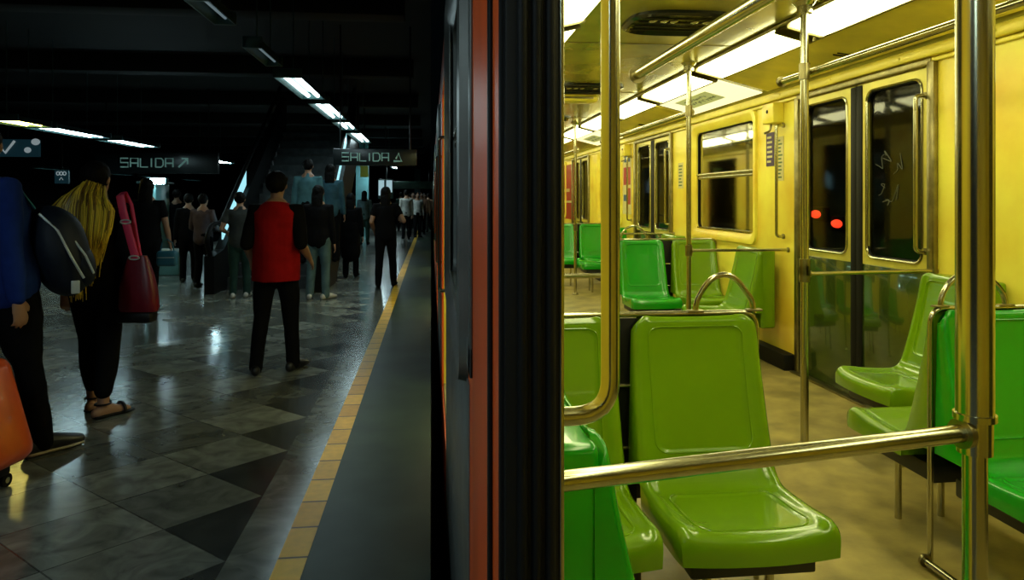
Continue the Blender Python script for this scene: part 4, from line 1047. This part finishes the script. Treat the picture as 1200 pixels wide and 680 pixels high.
# woman with long blond hair
X, Y = spot(112, 4.46)
wom, J = person('person in black with waist long blond hair and strappy black sandals', X, Y, face=-.12, H=1.60, feet=((-.08, .10), (.08, -.05)), hands=((-.24, .05, .82), (.25, .03, .84)), hair='short', barefoot=True, footyaw=(.1, -.55), headturn=0, voxel=.007)
BLOND = mat('blond_hair', (.90, .62, .05), .42, var=.35, vscale=40, stretch=(1, 1, .08))
DBL = mat('dark_blond_hair', (.22, .13, .02), .45, var=.3, vscale=40, stretch=(1, 1, .08))
def strands(n, mat_, zlo, zhi, seed, name):
    r_ = random.Random(seed); bm = B(); s = J['s']
    for i in range(n):
        a = r_.uniform(-1, 1); ph = a*1.45
        x0 = .078*math.sin(ph); y0 = -.085*math.cos(ph)
        L = r_.uniform(zlo, zhi)-.14*abs(a)**1.5*-.0
        end = L+.26*abs(a)**1.5+r_.uniform(-.05, .05)
        ztop = r_.uniform(1.50, 1.60)-.05*abs(a); w0 = .205*a+r_.uniform(-.015, .015)
        yb = -.145-.045*math.cos(ph)+r_.uniform(-.025, .02)
        pts = [(x0, y0, ztop), (w0*.72, yb+.03, ztop-.07), (w0, yb, 1.40), (w0*.86, yb-.005, 1.22), (w0*.62+r_.uniform(-.02, .02), yb+.0, end)]
        pts = [Vector(p)*s for p in pts]
        q = []
        for k in range(len(pts)-1):
            for t_ in (0, .33, .66): q.append(pts[k].lerp(pts[k+1], t_))
        q.append(pts[-1])
        for k in range(2, len(q)-1): q[k] = (q[k-1]+q[k]*2+q[k+1])/4
        w = r_.uniform(.0022, .0048)
        add_tube(bm, q, [w*(1.2 if k < len(q)-3 else .6) for k in range(len(q))], 5)
    return obj(name, bm, mat_, wom)
strands(420, BLOND, .80, .98, 1, 'blond_lengths'); strands(170, DBL, .92, 1.15, 2, 'dark_blond_lengths')  # second set: darker blond strands mixed among the bright ones
for i, (fx, fy_, yaw) in enumerate(((-.08, .10, .1), (.08, -.05, -.55))):
    s = J['s']; f = Vector((math.sin(-yaw), math.cos(yaw), 0)); g0 = Vector((fx, fy_, 0))*s; sd = f.cross(Vector((0, 0, 1)))
    bm = B(); add_tube(bm, [g0-f*.05+Vector((0, 0, .013)), g0+f*.04+Vector((0, 0, .013)), g0+f*.12+Vector((0, 0, .013)), g0+f*.18+Vector((0, 0, .013))], [(.036, .012), (.038, .012), (.050, .012), (.040, .010)], 16, side=sd, round_ends=True)
    sh = obj('sandal_sole', bm, 'blackpaint', wom)
    bm = B(); c = g0+Vector((0, 0, .088)); add_tube(bm, [c+sd*.042*math.cos(a)+f*.046*math.sin(a) for a in [2*PI*k/16 for k in range(17)]], .006, 6)
    c = g0+f*.115+Vector((0, 0, .022)); add_tube(bm, [c+sd*.052*math.cos(a)+Vector((0, 0, .046*math.sin(a))) for a in [PI*k/10 for k in range(11)]], .011, 6)
    obj('sandal_strap', bm, 'blackpaint', sh)
# red bag on her shoulder
XB_, YB_ = spot(163, 4.42)
t = thing('shoulder_bag', 'dark red shoulder bag on a bright pink strap beside the blond hair', 'handbag', (XB_, YB_, 0), -.12)
REDB = mat('red_leather', (.15, .004, .014), .4, var=.2, bump=.15, bscale=30); PINK = mat('pink_strap', (.75, .045, .12), .5)
bm = B(); rings = []
for z, w, d_ in ((.67, .115, .05), (.70, .122, .06), (.80, .115, .058), (.90, .095, .045), (.99, .068, .028), (1.02, .055, .02)):
    n = 28; rings.append([bm.verts.new((w*math.copysign(abs(math.cos(a))**.6, math.cos(a))+(.02*(.67-z)), d_*math.copysign(abs(math.sin(a))**.7, math.sin(a)), z)) for a in [2*PI*i/n for i in range(n)]])
for a, b in zip(rings, rings[1:]):
    for k in range(28): bm.faces.new((a[k], a[(k+1) % 28], b[(k+1) % 28], b[k]))
bm.faces.new(rings[0]); bm.faces.new(rings[-1]); obj('bag_body', bm, REDB, t)
bm = B(); add_tube(bm, [(-.01, -.02, 1.00), (-.045, -.03, 1.15), (-.085, -.03, 1.30), (-.115, -.01, 1.40), (-.115, .03, 1.42), (-.095, .06, 1.34), (-.05, .035, 1.15), (-.01, .01, 1.0)], [(.026, .006)]*8, 10, side=(1, 0, 0)); obj('strap', bm, PINK, t, label='bright pink wide strap')
for z, xq in ((1.01, -.012), (1.235, -.066)):
    bm = B(); add_tube(bm, [(xq+.032*math.cos(a), -.036, z+.012*math.sin(a)) for a in [2*PI*k/14 for k in range(15)]], .005, 6); obj('buckle', bm, 'refl', t)
bm = B(); add_box(bm, (-.12, -.06, .60), (.10, .05, .67), .02); obj('bag_base', bm, 'blackpaint', t)

# person behind with a teal handbag
X, Y = spot(172, 8.7)
person('person in black carrying a small teal handbag, behind the red shoulder bag', X, Y, face=.15, H=1.62, feet=((-.09, .05), (.09, -.12)), hands=((-.24, .05, .82), (.26, .08, .86)), hair='long', sleeves='short', voxel=.010)
Xh, Yh = spot(196, 8.6)
t = thing('handbag', 'small teal handbag hanging from the hand of a dark dressed person', 'handbag', (Xh, Yh, 0))
TEAL = mat('teal_leather', (.03, .14, .19), .4, var=.2)
bm = B(); add_box(bm, (-.12, -.05, .55), (.12, .05, .74), .035, 4); obj('bag_body', bm, TEAL, t)
bm = B(); add_tube(bm, [(-.08, 0, .73), (-.06, 0, .84), (0, 0, .88), (.06, 0, .84), (.08, 0, .73)], .008, 8); obj('handle', bm, TEAL, t)
bm = B(); add_box(bm, (-.10, -.056, .655), (.10, -.050, .665), .002); obj('clasp_line', bm, 'refl', t)

# group near the escalator
GREYP = cloth('greyish_pink_cloth', (.10, .07, .07)); TEALJ = cloth('washed_denim', (.09, .15, .16)); DG = cloth('dark_green_cloth', (.02, .05, .04)); GREY = cloth('grey_cloth', (.05, .055, .05))
X, Y = spot(221, 11.6); person('person in dark top and dark trousers at the left of the waiting group', X, Y, face=.3, H=1.45, hair='short', voxel=.012, shoe=GREY)
X, Y = spot(238, 10.9); person('person in greyish pink shirt in the middle of the waiting group', X, Y, face=-.2, H=1.44, top=GREYP, hair='short', voxel=.011, shoe=GREY, hands=((-.2, .25, 1.0), (.22, .22, 1.02)))
X, Y = spot(281, 9.75); person('person in grey top with elbow out and pale sneakers left of the red vest', X, Y, face=.1, H=1.46, top=GREY, bottom=DG, shoe=WHITE_SH, hair='bun', voxel=.010, sleeves='short', hands=((-.22, .16, 1.05), (.30, .05, .95)))
X, Y = spot(207, 13.9); person('distant person in black beside the teal booth', X, Y, face=.5, H=1.55, voxel=.014)
# man in red vest
X, Y = spot(324, 5.55)
person('person in a bright red vest and black trousers standing seen from behind', X, Y, face=-.05, H=1.58, feet=((-.155, -.06), (.125, .06)), hands=((-.245, .12, .95), (.25, .13, .96)), elbow=(0, -1, 0), sleeves='elbow', vest=cloth('red_vest_cloth', (.34, .006, .006)), hair='cap', voxel=.0065, footyaw=(.2, -.35), build=1.02, shoe=mat('black_shoe', (.008, .008, .008), .4))
# jeans
X, Y = spot(373, 9.6)
person('person in dark jacket, washed jeans and white shoes right of the red vest', X, Y, face=-.1, H=1.55, feet=((-.13, .0), (.11, .0)), bottom=TEALJ, shoe=WHITE_SH, hair='long', voxel=.010, collar=GREY, footyaw=(.2, -.6))
# on the escalator
SB = cloth('light_blue_shirt', (.07, .17, .19))
def stepz(yy): return max(0, (math.floor((yy-EY0-.8)/dy_)+1)*dy_*sl)
dy_ = RUN/16
X, Y = spot(361, 11.0); person('person in light blue shirt standing on the escalator, left of two', X, Y, z0=stepz(Y), H=1.62, top=SB, voxel=.011, feet=((-.09, 0), (.09, 0)), hair='short')
X, Y = spot(387, 11.2); person('person in blue patterned shirt standing on the escalator, right of two', X, Y, z0=stepz(Y), H=1.55, top=cloth('mid_blue_shirt', (.04, .10, .13)), voxel=.011, feet=((-.09, 0), (.09, 0)), hair='long')
# coat, dark walker
X, Y = spot(411, 12.3); person('person in knee length black coat beside the escalator foot', X, Y, H=1.46, coat=BLK, shoe=BLK, hair='long', voxel=.011)
X, Y = spot(452, 10.95); person('person all in black walking away next to the yellow line', X, Y, H=1.55, feet=((-.12, -.08), (.13, .12)), hair='long', sleeves='short', hands=((-.2, .1, .95), (.25, .22, 1.15)), voxel=.010)
# crowd far away
cs = [(427, 21, 1.6, TEALJ, DG, 0, 'distant person in teal jeans between the coat and the walker'), (476, 24, 1.66, cloth('white_shirt', (.5, .5, .46)), BLK, .2, 'distant person in white shirt at the left of the far crowd'),
      (484, 26, 1.62, GREY, BLK, PI, 'distant person in grey facing the viewer in the far crowd'), (489, 25, 1.60, cloth('white_shirt', (.5, .5, .46)), BLK, PI+.3, 'distant person in white shirt in the middle of the far crowd'),
      (494, 27, 1.62, cloth('peach_top', (.5, .28, .18)), BLK, PI, 'distant person in peach top in the far crowd'), (498, 29, 1.6, cloth('tan_top', (.38, .22, .12)), GREY, PI-.3, 'distant person in tan top next to the train'),
      (502, 31, 1.6, cloth('peach_top', (.5, .28, .18)), BLK, 0, 'distant person in peach top nearest the train'), (470, 30, 1.64, DG, BLK, 0, 'distant person in dark green behind the walker'), (480, 33, 1.62, cloth('tan_top', (.38, .22, .12)), BLK, .4, 'most distant person in tan at the back of the crowd')]
for px, d, H, tp, bt, fc, lab in cs:
    X, Y = spot(px, d); person(lab, X, Y, face=fc, H=H, top=tp, bottom=bt, voxel=.016, group='people in the far crowd', hair='long' if px % 2 else 'short')

# ------------------------------------------------------------------ light and view
w = bpy.data.worlds.new('world'); SC.world = w; w.use_nodes = True
w.node_tree.nodes['Background'].inputs[0].default_value = (.25, .5, .6, 1); w.node_tree.nodes['Background'].inputs[1].default_value = .0015
def area(name, loc, rot, sx, sy, col, e):
    l = bpy.data.lights.new(name, 'AREA'); l.shape = 'RECTANGLE'; l.size = sx; l.size_y = sy; l.color = col; l.energy = e
    o = bpy.data.objects.new(name, l); COL.objects.link(o); o.location = loc; o.rotation_euler = rot; return o
# light of the overhead row, plus lights added for train side and far crowd
for x, y, z, e in ((-1.9, -3.0, 2.95, 30), (-1.9, .2, 2.95, 34), (XRA, 7.9, 2.56, 9), (XRA, 9.95, 2.56, 8), (XRA, 11.85, 2.56, 6), (XRA, 14.2, 2.56, 8), (-1.6, 31, 2.7, 40), (-1.6, 24, 2.7, 60)):
    area('lamp_and_fill_light', (x, y, z), (0, 0, 0), .25, 1.4, (.70, .95, 1.0), e)
SC.view_settings.view_transform = 'Standard'; SC.view_settings.look = 'None'; SC.view_settings.gamma = 1; SC.view_settings.exposure = 0
SC.view_settings.use_curve_mapping = False
SC.cycles.use_denoising = True
SC.cycles.max_bounces = 8; SC.cycles.transparent_max_bounces = 12; SC.cycles.sample_clamp_indirect = 6
